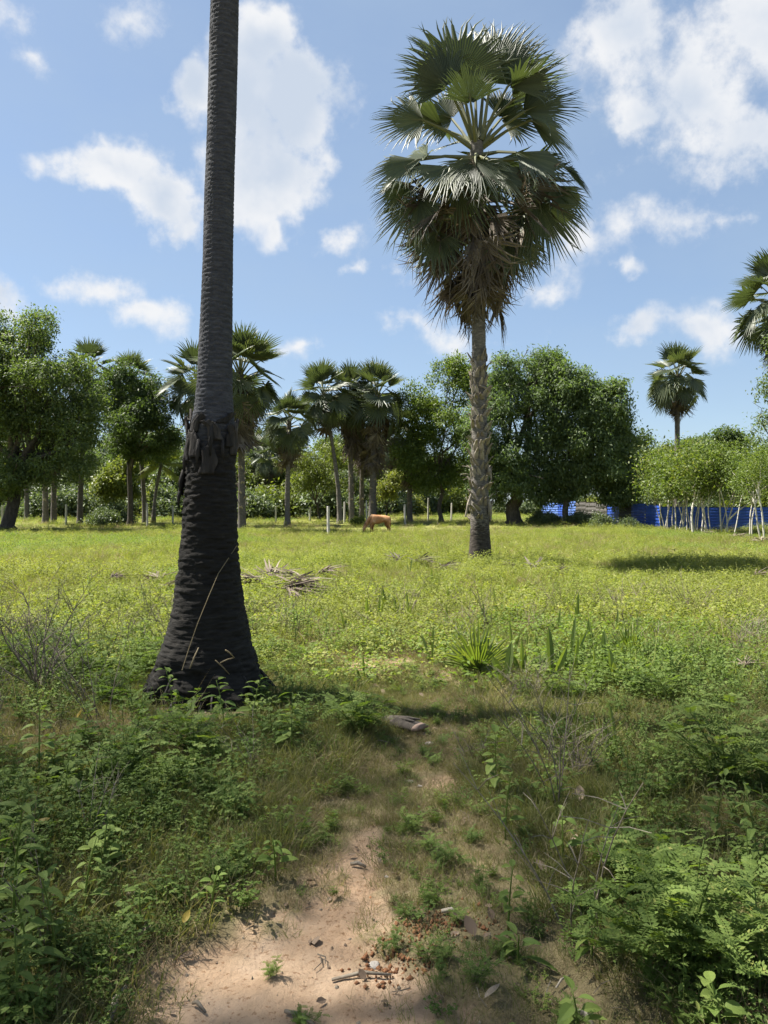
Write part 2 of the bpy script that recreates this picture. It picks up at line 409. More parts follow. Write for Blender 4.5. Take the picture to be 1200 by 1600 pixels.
def build_ground():
    xs = [0.0]; st = .045
    while xs[-1] < 900:
        xs.append(xs[-1] + st)
        if xs[-1] > 2.5: st *= 1.10
    xs = np.array([-v for v in xs[:0:-1]] + xs)
    ys = [1.2]; st = .045
    while ys[-1] < 1800:
        ys.append(ys[-1] + st)
        if ys[-1] > 6: st *= 1.045
    yb = [1.2]; st = .08
    while yb[-1] > -300: yb.append(yb[-1] - st); st *= 1.25
    ys = np.array(yb[:0:-1] + ys)
    X, Y = np.meshgrid(xs, ys); Zz = gz(X, Y)
    V = np.stack([X, Y, Zz], -1).reshape(-1, 3); nx = len(xs); ny = len(ys)
    i = (np.arange(ny - 1)[:, None] * nx + np.arange(nx - 1)[None]).ravel()
    F = np.stack([i, i + 1, i + nx + 1, i + nx], 1)
    m, N, L, P = mat('earth')
    at = N.new('ShaderNodeAttribute'); at.attribute_name = 'sand'
    g = N.new('ShaderNodeNewGeometry')

    def nz(s, d=8, r=.6):
        t = N.new('ShaderNodeTexNoise'); t.inputs['Scale'].default_value = s; t.inputs['Detail'].default_value = d; t.inputs['Roughness'].default_value = r
        L.new(g.outputs['Position'], t.inputs['Vector']); return t.outputs['Fac']
    sand = ramp(N, [(.25, (.26, .17, .105)), (.5, (.39, .275, .18)), (.75, (.50, .37, .26))]); L.new(nz(3.5), sand.inputs[0])
    sp = ramp(N, [(.56, (1, 1, 1)), (.64, (.50, .40, .33))]); L.new(nz(42, 5, .7), sp.inputs[0])
    mx = N.new('ShaderNodeMix'); mx.data_type = 'RGBA'; mx.blend_type = 'MULTIPLY'; mx.inputs['Factor'].default_value = .8
    L.new(sand.outputs[0], mx.inputs['A']); L.new(sp.outputs[0], mx.inputs['B'])
    soil = ramp(N, [(.3, (.085, .075, .038)), (.5, (.15, .135, .068)), (.7, (.25, .21, .115))]); L.new(nz(1.6), soil.inputs[0])
    mm = N.new('ShaderNodeMix'); mm.data_type = 'RGBA'
    L.new(at.outputs['Fac'], mm.inputs['Factor']); L.new(soil.outputs[0], mm.inputs['A']); L.new(mx.outputs['Result'], mm.inputs['B'])
    # far field: the colour of the grass that covers it
    fg = ramp(N, [(.3, (.10, .12, .032)), (.55, (.16, .165, .045)), (.75, (.24, .21, .075))]); L.new(nz(.35, 6), fg.inputs[0])
    at2 = N.new('ShaderNodeAttribute'); at2.attribute_name = 'turf'
    m3 = N.new('ShaderNodeMix'); m3.data_type = 'RGBA'
    L.new(at2.outputs['Fac'], m3.inputs['Factor']); L.new(mm.outputs['Result'], m3.inputs['A']); L.new(fg.outputs[0], m3.inputs['B'])
    L.new(m3.outputs['Result'], P.inputs['Base Color']); P.inputs['Roughness'].default_value = .95; P.inputs['Specular IOR Level'].default_value = .1
    bp = N.new('ShaderNodeBump'); bp.inputs['Strength'].default_value = 1.0; bp.inputs['Distance'].default_value = .03
    L.new(nz(19, 9, .72), bp.inputs['Height']); L.new(bp.outputs[0], P.inputs['Normal'])
    me = mesh_np('ground', V, F, [m], None, True)
    a = me.attributes.new('sand', 'FLOAT', 'POINT')
    s = np.clip(sand_mask(X, Y) + .16 * trail_mask(X, Y), 0, 1); a.data.foreach_set('value', s.ravel().astype(np.float32))
    a = me.attributes.new('turf', 'FLOAT', 'POINT'); a.data.foreach_set('value', (sstep(8, 16, Y) * .9).ravel().astype(np.float32))
    tag(put('ground', me), 'flat field ground with a bare sandy footpath in front', None, None, 'structure')


build_ground()


# ------------------------------------------------------------------ broadleaf trees
SHADE_N = 420


def crown_np(lobes, nclus, k, LL, W, seed, droop=.5, gap=.34, spread=.26, shell=.5, sub=9):
    rg = np.random.default_rng(seed); lobes = np.array(lobes, float)
    if sub:                                 # billows: smaller lobes budding from each lobe
        kids = []
        for l in lobes:
            for _ in range(sub):
                dv = rg.normal(size=3); dv[2] += .25; dv /= np.linalg.norm(dv); f = rg.uniform(.28, .50)
                kids.append(np.concatenate([l[:3] + dv * l[3:6] * rg.uniform(.62, 1.02), l[3:6] * f * np.array([1, 1, rg.uniform(.75, 1.1)])]))
        kids = np.array(kids); core = lobes.copy(); core[:, 3:6] *= .72; lobes = np.concatenate([core, kids])
    wt = (lobes[:, 3] * lobes[:, 5] + lobes[:, 3] * lobes[:, 4]) ** .95
    if not sub: wt[:] = 1
    wt /= wt.sum()
    li = rg.choice(len(lobes), nclus, p=wt); lo = lobes[li]
    d = rg.normal(size=(nclus, 3)); d /= np.linalg.norm(d, axis=1, keepdims=True)
    r = shell + (1 - shell) * rg.random(nclus) ** .5
    bump = 1 + .6 * (fbm(d[:, 0] * 2.3 + li * 7.1, d[:, 1] * 2.3, d[:, 2] * 2.3, seed, 3) - .5)
    c = lo[:, :3] + d * lo[:, 3:6] * (r * bump)[:, None]
    keep = vnoise(c[:, 0] * .75, c[:, 1] * .75, c[:, 2] * .75, seed + 9) > gap
    c = c[keep]; d = d[keep]; n = len(c)
    cs = (.7 + .7 * rg.random(n))
    pos = np.repeat(c, k, 0) + rg.normal(size=(n * k, 3)) * (spread * np.repeat(cs, k))[:, None] * np.array([1, 1, .75])
    out = np.repeat(d, k, 0)
    ax = out * .45 + rg.normal(size=(n * k, 3)) * .75; ax[:, 2] -= droop; ax /= np.linalg.norm(ax, axis=1, keepdims=True)
    up = out * .5 + rg.normal(size=(n * k, 3)) * .5; up[:, 2] += .7
    sd = np.cross(ax, up); sd /= np.linalg.norm(sd, axis=1, keepdims=True) + 1e-9; nm = np.cross(sd, ax)
    sz = (.65 + .7 * rg.random(n * k))[:, None]
    Ls = LL * sz; Ws = W * sz * .5
    V = np.empty((n * k, 4, 3)); V[:, 0] = pos; V[:, 1] = pos + ax * Ls * .45 - sd * Ws + nm * Ws * .35
    V[:, 2] = pos + ax * Ls; V[:, 3] = pos + ax * Ls * .45 + sd * Ws + nm * Ws * .35
    F = np.arange(n * k * 4).reshape(-1, 4)
    return V.reshape(-1, 3), F


def limb_pts(a, b, rng, wob=.12, n=6):
    a = Vector(a); b = Vector(b); L = (b - a).length; pts = []
    for i in range(n + 1):
        t = i / n; p = a.lerp(b, t); p.z += math.sin(t * math.pi) * L * .06
        if 0 < i < n: p += Vector((rng.gauss(0, 1), rng.gauss(0, 1), rng.gauss(0, .6))) * (L * wob * .35)
        pts.append(p)
    return pts


def tree(name, label, group, b, lobes, fork, r0, mt, nclus, k, LL, W, seed, droop=.5, gap=.34, bark='tree_bark', spread=.26,
         trunk_pts=None, nlimb=None, shell=.5, sub=9):
    """b base; lobes and fork in coordinates relative to the base"""
    rng = random.Random(seed); t = thing(name, label, 'tree', b, group)
    tb = MB(); fork = Vector(fork)
    pts = trunk_pts or ([Vector((0, 0, -.15)), Vector((0, 0, .12))] + limb_pts((0, 0, .35), fork, rng, .14, 5))
    n = len(pts)
    rad = [r0 * (1.5 if i == 0 else 1.22 if i == 1 else 1.0 - .35 * i / n) for i in range(n)]
    tb.tube(pts, rad, 12); put('trunk', tb.mesh('trunk', [M[bark]], True), t)
    for i, lo in enumerate(lobes if nlimb is None else lobes[:nlimb]):
        lb = MB(); e = Vector(lo[:3]); s = pts[-1] if i % 2 == 0 else pts[-2]
        q = limb_pts(s, e, rng); rr = r0 * .48
        lb.tube(q, [rr * (1 - .75 * j / (len(q) - 1)) for j in range(len(q))], 7)
        for _ in range(4):
            j = rng.randint(2, len(q) - 1); e2 = e + Vector((rng.gauss(0, lo[3] * .55), rng.gauss(0, lo[4] * .55), rng.gauss(0, lo[5] * .5)))
            q2 = limb_pts(q[j], e2, rng, .15, 4); lb.tube(q2, [rr * .4 * (1 - .8 * u / 4) for u in range(5)], 5)
        put('limb', lb.mesh('limb', [M[bark]], True), t)
    V, F = crown_np(lobes, nclus, k, LL, W, seed, droop, gap, spread, shell, sub)
    put('crown', mesh_np('crown', V, F, [M[mt]]), t)
    return t


def plobes(b, d, L):
    """lobes given by pixel (x, y, rx, ry, depth shift) -> relative to base b"""
    out = []
    for l in L:
        x, y, rx, ry = l[:4]; dd = l[4] if len(l) > 4 else 0
        p = px(x, y, d + dd) - b; s = d / FOC
        out.append((p.x, p.y, p.z, rx * s, rx * s * .95, ry * s))
    return out


def build_trees():
    b = base(12, 50)
    tree('leafy_tree', 'large dark leafy tree cut by the left edge of the photo', None, b,
         plobes(b, 50, [(20, 560, 85, 68), (88, 620, 62, 55, -1), (-45, 640, 85, 80), (50, 690, 85, 46, 1), (120, 685, 40, 42, -1.5), (48, 522, 44, 32), (-100, 580, 80, 90), (15, 745, 55, 30, -1), (118, 592, 40, 40), (-40, 540, 60, 50), (140, 640, 28, 30), (95, 735, 60, 26), (20, 620, 70, 60, 1)]),
         (.6, 0, 3.6), .46, 'broad', 4200, 26, .21, .09, 31, gap=.30)
    b = base(203, 58)
    tree('leafy_tree', 'rounded dark leafy tree on a bare straight trunk left of the near palm trunk', None, b,
         plobes(b, 58, [(205, 612, 40, 38), (246, 640, 34, 40, -.6), (212, 668, 48, 36, -1), (182, 640, 30, 38), (254, 690, 22, 24), (215, 700, 40, 18)]),
         (.1, 0, 5.2), .24, 'broad', 1700, 26, .22, .09, 32, gap=.3, trunk_pts=[Vector((.05 * math.sin(z), 0, z)) for z in (-.15, .1, .5, 1.6, 2.8, 4.0, 5.2)])
    b = base(689, 62)
    tree('leafy_tree', 'loose pale leafy tree just left of the tall fan palm', None, b,
         plobes(b, 62, [(705, 598, 34, 40), (662, 645, 40, 40), (700, 680, 42, 52, -1), (648, 705, 32, 40), (735, 640, 30, 50, 1), (675, 740, 42, 26), (722, 735, 40, 34, 1), (722, 575, 20, 26, 1)]),
         (.1, 0, 3.6), .2, 'young', 2000, 26, .22, .095, 33, gap=.38)
    b = base(803, 58)
    tree('mango_tree', 'dense dark mango tree with a thick trunk behind the tall fan palm', None, b,
         plobes(b, 58, [(785, 612, 42, 48), (770, 680, 45, 60, -.5), (828, 598, 45, 48, .5), (800, 730, 55, 52, -1), (848, 665, 48, 58), (758, 740, 34, 40), (845, 742, 45, 44, -.5), (852, 566, 24, 22)]),
         (.2, 0, 2.6), .62, 'mango', 3300, 26, .24, .09, 34, droop=.9, gap=.31)
    b = base(884, 57)
    tree('mango_tree', 'broad dark mango tree with a leaning trunk beside the blue sheet fence', None, b,
         plobes(b, 57, [(880, 600, 40, 40), (915, 625, 50, 45), (955, 640, 34, 48, -.5), (930, 695, 54, 55, -1), (972, 708, 32, 56), (885, 710, 48, 50), (988, 748, 24, 36), (920, 750, 55, 34), (960, 770, 36, 26), (875, 765, 36, 26, .5)]),
         (.7, 0, 2.9), .26, 'mango', 3800, 26, .24, .09, 35, droop=.9, gap=.31)
    b = base(500, 67)
    tree('small_tree', 'low spreading pale green tree between the fan palms', None, b,
         plobes(b, 67, [(490, 728, 34, 26), (530, 742, 26, 26), (508, 705, 28, 16), (470, 752, 20, 22), (505, 755, 40, 16)]),
         (-.4, 0, 1.6), .13, 'pale', 620, 24, .2, .085, 36, gap=.38)
    b = base(604, 68)
    tree('small_tree', 'bright green bushy young tree right of the fan palm clump', None, b,
         plobes(b, 68, [(605, 762, 15, 16), (619, 748, 13, 13), (594, 770, 10, 14)]), (0, 0, 1.0), .07, 'pale', 160, 24, .2, .1, 37, gap=.25)
    b = base(1235, 40)
    tree('leafy_tree', 'leafy tree reaching in from the right edge beyond the pale saplings', None, b,
         plobes(b, 40, [(1225, 735, 50, 48), (1260, 700, 70, 60), (1222, 610, 34, 30), (1270, 600, 60, 90), (1215, 652, 24, 14), (1250, 760, 60, 50)]),
         (.4, 0, 2.6), .2, 'broad', 950, 24, .17, .075, 38, gap=.36)
    # tall fine-leaved trees beside the photographer: only their thin shade is in the picture
    rs = random.Random(3); cells = []
    for ix in range(-4, 4):
        for iy in range(-1, 4):
            X0 = .8 + ix * 1.75 + rs.uniform(-.3, .3) + (.9 if iy % 2 else 0); Y0 = 5.35 - iy * 1.6 + rs.uniform(-.25, .25) - (1.55 if iy == -1 else 0) * 0
            if iy == -1 and X0 > -3.2: continue
            if X0 > 2.5 and iy == 0: Y0 -= .5
            for _ in range(2 if iy <= 1 else 1): cells.append((X0 + rs.uniform(-.2, .2), Y0, rs.uniform(1.75, 2.0), 23 + rs.uniform(-.6, .6)))
    labs = ['tall fine-leaved shade tree left of the photographer, seen only by its shade on the grass', 'second tall fine-leaved shade tree left of the photographer, seen only by its shade', 'third tall fine-leaved shade tree beside the photographer, seen only by its shade']
    for t3, b in enumerate((Vector((-17.0, 8.5, 0)), Vector((-12.5, 5.2, 0)), Vector((-10.5, 2.2, 0)))):
        mine = [c for c in cells if (0 if c[0] < -2.6 else 1 if c[0] < 1.2 else 2) == t3]; lob = []
        for (sx, sy, r, h) in mine:
            c = Vector((sx, sy, 0)) + SUN_DIR * (h / SUN_DIR.z) - b; lob.append((c.x, c.y, h, r, r, r * .7))
        tree('shade_tree', labs[t3], None, b, lob, (0, 0, 13), .28, 'broad', len(lob) * SHADE_N, 1, .13, .066, 51 + t3, gap=-1, spread=.03, shell=.0, sub=0, nlimb=2)


build_trees()


# ---------------------------------------------------------------- distant wood
WHERE = [(60, 'behind the big left-hand tree'), (170, 'right of the big left-hand tree'), (290, 'behind the rounded left tree'), (420, 'right of the near palm trunk'), (560, 'behind the leaning fan palm'), (740, 'behind the pale leafy tree'), (9999, 'beyond the pale saplings')]


def build_wood():
    rng = random.Random(77)
    protos = []
    for i, (mt, lob, gapv) in enumerate((
            ('far', [(0, 0, 5.2, 3.0, 2.8, 2.0), (1.9, 0, 4.4, 2.0, 2, 1.8), (-1.9, .3, 4.6, 2.1, 2, 1.7), (.4, .4, 6.8, 1.8, 1.8, 1.4), (0, -1, 3.6, 2.4, 1.8, 1.3)], .32),
            ('far', [(0, 0, 4.2, 3.3, 2.6, 1.6), (2.4, 0, 3.6, 1.9, 1.7, 1.4), (-2.2, 0, 4.0, 2.2, 1.9, 1.5), (.9, 0, 5.4, 1.6, 1.6, 1.1)], .36),
            ('pale', [(0, 0, 4.4, 2.3, 2.2, 1.7), (1.2, 0, 5.8, 1.5, 1.5, 1.3), (-1.3, 0, 3.7, 1.8, 1.6, 1.3), (1.6, 0, 3.4, 1.5, 1.4, 1.1)], .36),
            ('broad', [(0, 0, 6.0, 2.4, 2.4, 2.4), (-1, 0, 7.8, 1.8, 1.8, 1.5), (1.4, 0, 4.6, 1.8, 1.8, 1.6)], .34))):
        t = tree('distant_tree', 'x', 'trees of the wood beyond the field', (0, 0, 0), lob, (0, 0, 2.6), .2, mt, 620, 18, .36, .17, 90 + i, gap=gapv, spread=.34, nlimb=3)
        protos.append(t)
    lab = ['rounded green tree in the distant wood behind the field', 'low wide tree in the distant wood behind the field',
           'pale yellow-green tree in the distant wood behind the field', 'tall narrow dark tree in the distant wood behind the field']
    first = [True] * 4
    spots = []
    x = -170
    while x < 1420:
        spots.append((x, rng.uniform(92, 125), rng.choice((0, 0, 1, 2, 3, 3)), rng.uniform(.95, 1.35))); x += rng.uniform(26, 44)
    x = -150
    while x < 1400:
        if not (560 < x < 1000): spots.append((x, rng.uniform(78, 90), rng.choice((0, 1, 1, 2, 2)), rng.uniform(.62, .95)))
        x += rng.uniform(45, 85)
    x = -300
    while x < 1500:
        spots.append((x, rng.uniform(140, 190), rng.choice((0, 3, 3)), rng.uniform(1.5, 1.95))); x += rng.uniform(40, 70)
    where = WHERE
    for (x, d, i, s) in spots:
        if 735 < x < 985 or x < -130 or x > 1330: continue
        wh = next(w for q, w in where if x < q); lbx = lab[i].replace('in the distant wood behind the field', 'of the distant wood ' + wh)
        b = base(x, d, -.1); rz = rng.uniform(0, 6.28)
        if first[i]:
            protos[i].location = b; protos[i].rotation_euler = (0, 0, rz); protos[i].scale = (s,) * 3; protos[i]['label'] = lbx; first[i] = False
        else: dup(protos[i], b, rz, s, lbx)
    # bushes at the foot of the wood
    V, F = crown_np([(0, 0, .75, 1.3, 1.1, .75), (.9, 0, .55, .8, .8, .55), (-.9, .2, .6, .8, .8, .6), (.2, 0, 1.2, .7, .7, .5)], 260, 20, .2, .1, 5, gap=.25, shell=.3, sub=4)
    me = mesh_np('bush', V, F, [M['far']]); me2 = me.copy(); me2.materials.clear(); me2.materials.append(M['pale'])
    k = 0
    for x in np.arange(-120, 1330, 33):
        for rep in range(2):
            d = rng.uniform(72, 92) if rep else rng.uniform(88, 100)
            xx = x + rng.uniform(-15, 15)
            if rep and 560 < xx < 1050: continue
            pale = rng.random() < .4
            o = put('bush', me2 if pale else me, None, base(xx, d, -.1), (0, 0, rng.uniform(0, 6)), rng.uniform(.9, 1.9))
            wh = next(w for q_, w in WHERE if xx < q_)
            tag(o, ('low pale green bush ' if pale else 'low dark green bush ') + 'at the foot of the wood ' + wh, 'bush', 'bushes at the foot of the wood')
    for (x, y, d, s, lb) in ((160, 795, 56, .75, 'low round bush on the grass under the big left-hand tree'), (182, 793, 60, .9, 'second low round bush on the grass left of the bare straight trunk'),
                             (560, 815, 56, .45, 'small leafy plant at the foot of the fan palm clump'), (900, 815, 56, .6, 'low dark bush at the leaning mango trunk'), (845, 818, 57, .6, 'low dark bush between the mango trunks'), (940, 818, 54, .6, 'low bush against the blue sheet fence'), (985, 818, 51, .45, 'small bush at the foot of the bright blue sheet'), (865, 815, 60, .5, 'small bush right of the thick mango trunk'), (920, 818, 55, .5, 'small bush left of the one against the blue sheet fence')):
        tag(put('bush', me2 if x == 560 else me, None, base(x, d, -.05), (0, 0, x), s), lb, 'bush')


build_wood()


# ------------------------------------------------------------------ fan palms
def frond_mb(mb, attach, hast, axis, normal, Rb, spread, nseg, fused, droop, rng, cup=.15, curl=.0, pr=.022, pmb=None):
    attach = Vector(attach); hast = Vector(hast); axis = Vector(axis).normalized()
    normal = Vector(normal); normal = (normal - axis * normal.dot(axis)).normalized(); side = normal.cross(axis)
    # petiole
    mid = attach.lerp(hast, .5) + Vector((0, 0, .05 * (hast - attach).length))
    (pmb or mb).tube([attach, mid, hast, hast + axis * (.22 * Rb)], [pr * 2.0, pr * 1.2, pr, pr * .35], 5, 0 if pmb else 1, False)
    da = 2 * spread / nseg
    for i in range(nseg):
        a0 = -spread + da * i; a1 = a0 + da; am = (a0 + a1) / 2
        ln = Rb * (1 - .22 * (abs(am) / max(spread, .1)) ** 2) * rng.uniform(.9, 1.06); rf = Rb * fused * rng.uniform(.92, 1.06)
        tw = rng.gauss(0, .10) + curl * rng.gauss(0, 1)

        def P_(r, a, h):
            p = hast + axis * (r * math.cos(a)) + side * (r * math.sin(a)) + normal * (h + cup * r * (abs(math.sin(a * .5)) ** 1.5) * 2)
            q = r / Rb
            p.z -= droop * Rb * q * q * q
            return p
        hh = .22 * rf * da
        b0 = P_(.05 * Rb, a0, 0); b1 = P_(.05 * Rb, a1, 0); c = P_(.05 * Rb, am, .01)
        e0 = P_(rf, a0, -hh); e1 = P_(rf, a1, -hh); em = P_(rf, am, hh)
        r2 = rf + (ln - rf) * .55; hw = da * .30 * rf / r2
        dz = rng.uniform(0, .06) * ln + abs(curl) * ln * rng.uniform(.0, .35)
        g0 = P_(r2, am - hw + tw * .4, -hh * .3); g1 = P_(r2, am + hw + tw * .4, -hh * .3); gm = P_(r2, am + tw * .4, hh * .5)
        tp = P_(ln, am + tw, 0)
        for g in (g0, g1, gm): g.z -= dz * .35
        tp.z -= dz
        mb.add([b0, c, b1, e0, em, e1, g0, gm, g1, tp], [(0, 1, 4, 3), (1, 2, 5, 4), (3, 4, 7, 6), (4, 5, 8, 7), (6, 7, 9), (7, 8, 9)], 0)


GREEN = []; DEAD = []; GREEN_LO = []; DEAD_LO = []


def frond_variants():
    rng = random.Random(4)
    for (lst, dl, ns) in ((GREEN, DEAD, 40), (GREEN_LO, DEAD_LO, 26)):
        for (bend, sp, dr, cup) in ((8, 80, .08, .3), (22, 95, .12, .25), (38, 105, .16, .2), (55, 105, .2, .15), (75, 100, .22, .1), (95, 90, .15, .1)):
            mb = MB(); b = R(bend)
            frond_mb(mb, (0, 0, 0), (1.0, 0, -.06), (math.cos(b), 0, -math.sin(b)), (math.sin(b), 0, math.cos(b)), 1.25, R(sp), ns, .52, dr, rng, cup)
            lst.append(mb.mesh('frond', [M['frond'], M['petiole']]))
        for (bend, sp, cv) in ((20, 50, .25), (40, 65, .3), (10, 35, .2), (60, 80, .35)):
            mb = MB(); b = R(bend)
            frond_mb(mb, (0, 0, 0), (.8, 0, 0), (math.cos(b), 0, -math.sin(b)), (math.sin(b), 0, math.cos(b)), 1.15, R(sp), max(16, ns // 2), .4, .05, rng, .5, cv)
            dl.append(mb.mesh('dead_frond', [M['dead'], M['dead']]))


frond_variants()


def frame(dirv, roll=0.0):
    x = Vector(dirv).normalized(); up = Vector((0, 0, 1))
    if abs(x.z) > .98: up = Vector((random.uniform(-1, 1), random.uniform(-1, 1), 0))
    z = (up - x * up.dot(x)).normalized(); y = z.cross(x)
    m = Matrix((x, y, z)).transposed()
    return m @ Matrix.Rotation(roll, 3, 'X')


def boot_mesh():
    out = []
    rng = random.Random(9)
    for v in range(4):
        mb = MB(); L = rng.uniform(.10, .24)
        # two curling prongs of a split leaf base, on a wide foot
        for s in (-1, 1):
            pts = [Vector((0, s * .085, -.08)), Vector((.045, s * .075, .05)), Vector((.075, s * .06, .05 + L * .45)), Vector((.09 + .08 * rng.random() ** 2, s * (.03 + .06 * rng.random()), .05 + L))]
            rr = [.06, .058, .045, .016]
            vs = []; fs = []
            for p, r in zip(pts, rr):
                vs += [p + Vector((-.012, -r, 0)), p + Vector((.014, -r * .5, 0)), p + Vector((.014, r * .5, 0)), p + Vector((-.012, r, 0))]
            for i in range(3):
                for k in range(4): fs.append((i * 4 + k, i * 4 + (k + 1) % 4, i * 4 + 4 + (k + 1) % 4, i * 4 + 4 + k))
            fs.append((12, 13, 14, 15)); mb.add(vs, fs, 0)
        out.append(mb.mesh('leaf_base', [M['boot']]))
    return out


BOOTS = boot_mesh()


def trunk_np(cfun, rfun, z0, z1, nr, ns, seed, ring=.012, pitch=.09, lump=.03, rlow=None):
    zz = np.linspace(z0, z1, nr); an = np.linspace(0, 2 * np.pi, ns, endpoint=False)
    Zg, A = np.meshgrid(zz, an, indexing='ij')
    ca, sa = np.cos(A), np.sin(A)
    jz = Zg + .25 * pitch * (fbm(ca * 1.5 + 5, sa * 1.5, Zg * 1.5, seed, 3) - .5) * 4 + pitch * 3.0 * (vnoise(Zg * .9 / (pitch * 10), Zg * 0, None, seed + 8) - .5) + pitch * .8 * (fbm(ca * 3, sa * 3, Zg * 6, seed + 9, 2) - .5)
    ph = (jz / pitch) % 1.0
    rr = np.array([rfun(z) for z in zz])[:, None] * np.ones_like(A)
    amp = .5 + fbm(ca * 2, sa * 2, Zg * 4, seed + 3, 2)
    if rlow: ring = ring * (.60 - .05 * sstep(rlow - .3, rlow + .3, Zg))
    rr = rr + ring * amp * (np.where(ph < .22, -1.0, 0.0) + .35 * ph)
    rr = rr * (1 + lump * 2 * (fbm(ca * 1.7, sa * 1.7, Zg * 2.2, seed + 5, 4) - .5))
    cx = np.array([cfun(z)[0] for z in zz])[:, None]; cy = np.array([cfun(z)[1] for z in zz])[:, None]
    V = np.stack([cx + rr * ca, cy + rr * sa, Zg], -1).reshape(-1, 3)
    i = np.arange(nr - 1)[:, None] * ns; j = np.arange(ns)[None]
    F = np.stack([(i + j), (i + (j + 1) % ns), (i + ns + (j + 1) % ns), (i + ns + j)], -1).reshape(-1, 4)
    return V, F


def fan_palm(label, bx, tx, ty, d, s, ng, nd, r0, r1, seed, group='fan palms around the field', skirt=1.6, boots=0, lo=True, dt=0, rings=60, sides=12, dmin=-25, keyf=None, mat_t='trunk_far', tmin=86):
    """bx base column px; (tx, ty) pixel of the growing point; s leaf scale"""
    rng = random.Random(seed); b = base(bx, d, -.05); top = px(tx, ty, d + dt) - b
    t = thing('fan_palm', label, 'palm', b, group); H = top.z

    def cf(z):
        q = max(0, min(1, z / H)); q2 = q * q * (1.6 - .6 * q); return (top.x * q2, top.y * q2)

    def rf(z):
        q = max(0, z / H); return r1 + (r0 - r1) * max(0, 1 - q * 1.6) ** 1.6 + r0 * .35 * math.exp(-z / .35)
    V, F = trunk_np(cf, rf, 0, H - .15 * s, rings, sides, seed, ring=.018 if lo else .010, pitch=.16 if lo else .055, lump=.05)
    put('trunk', mesh_np('trunk', V, F, [M[mat_t]], None, True), t)
    G = GREEN_LO if lo else GREEN; D = DEAD_LO if lo else DEAD
    for i in range(ng):
        q = (i + .5) / ng; az = i * 2.39996 + rng.uniform(-.25, .25); el = R(tmin + (dmin - tmin) * q ** .9 + rng.uniform(-9, 9))
        if mat_t == 'trunk_grey' and math.sin(az) < -.35 and el > R(2): az = -az
        z = H - q * 1.1 * s; c = cf(z); v = Vector((math.cos(az) * math.cos(el), math.sin(az) * math.cos(el), math.sin(el)))
        at = Vector((c[0], c[1], z)) + Vector((v.x, v.y, 0)) * r1 * .8
        k = min(5, max(0, int(q * 5.2 + rng.uniform(-.6, .8))))
        f = put('frond', G[k], t, at, None, s * rng.uniform(.88, 1.1))
        f.rotation_euler = frame(v, rng.uniform(-.7, .7)).to_euler()
    for i in range(nd):
        q = (i + .5) / nd; az = i * 2.39996 + rng.uniform(-.4, .4); el = R(-48 - 34 * q ** .6 + rng.uniform(-8, 8))
        z = H - (.9 + q * skirt) * s; c = cf(z); v = Vector((math.cos(az) * math.cos(el), math.sin(az) * math.cos(el), math.sin(el)))
        at = Vector((c[0], c[1], z)) + Vector((v.x, v.y, 0)).normalized() * r1
        f = put('dead_frond', D[rng.randrange(4)], t, at, None, s * rng.uniform(.75, 1.05))
        f.rotation_euler = frame(v, rng.uniform(-.8, .8)).to_euler()
    z = 1.3
    for i in range(boots):
        q = i / boots; z = 1.2 + (H - 2.9 * s - 1.2) * q + rng.uniform(-.05, .05) if keyf is None else keyf(q) + rng.uniform(-.06, .06)
        az = i * 2.39996 + rng.uniform(-.3, .3); c = cf(z)
        o = put('leaf_base', BOOTS[rng.randrange(4)], t, (c[0] + math.cos(az) * rf(z) * .96, c[1] + math.sin(az) * rf(z) * .96, z), (rng.uniform(-.25, .25), rng.uniform(-.1, .45), az), rng.uniform(.65, 1.05) * (1.0 if lo else .95))
    return t, b, top, cf, rf


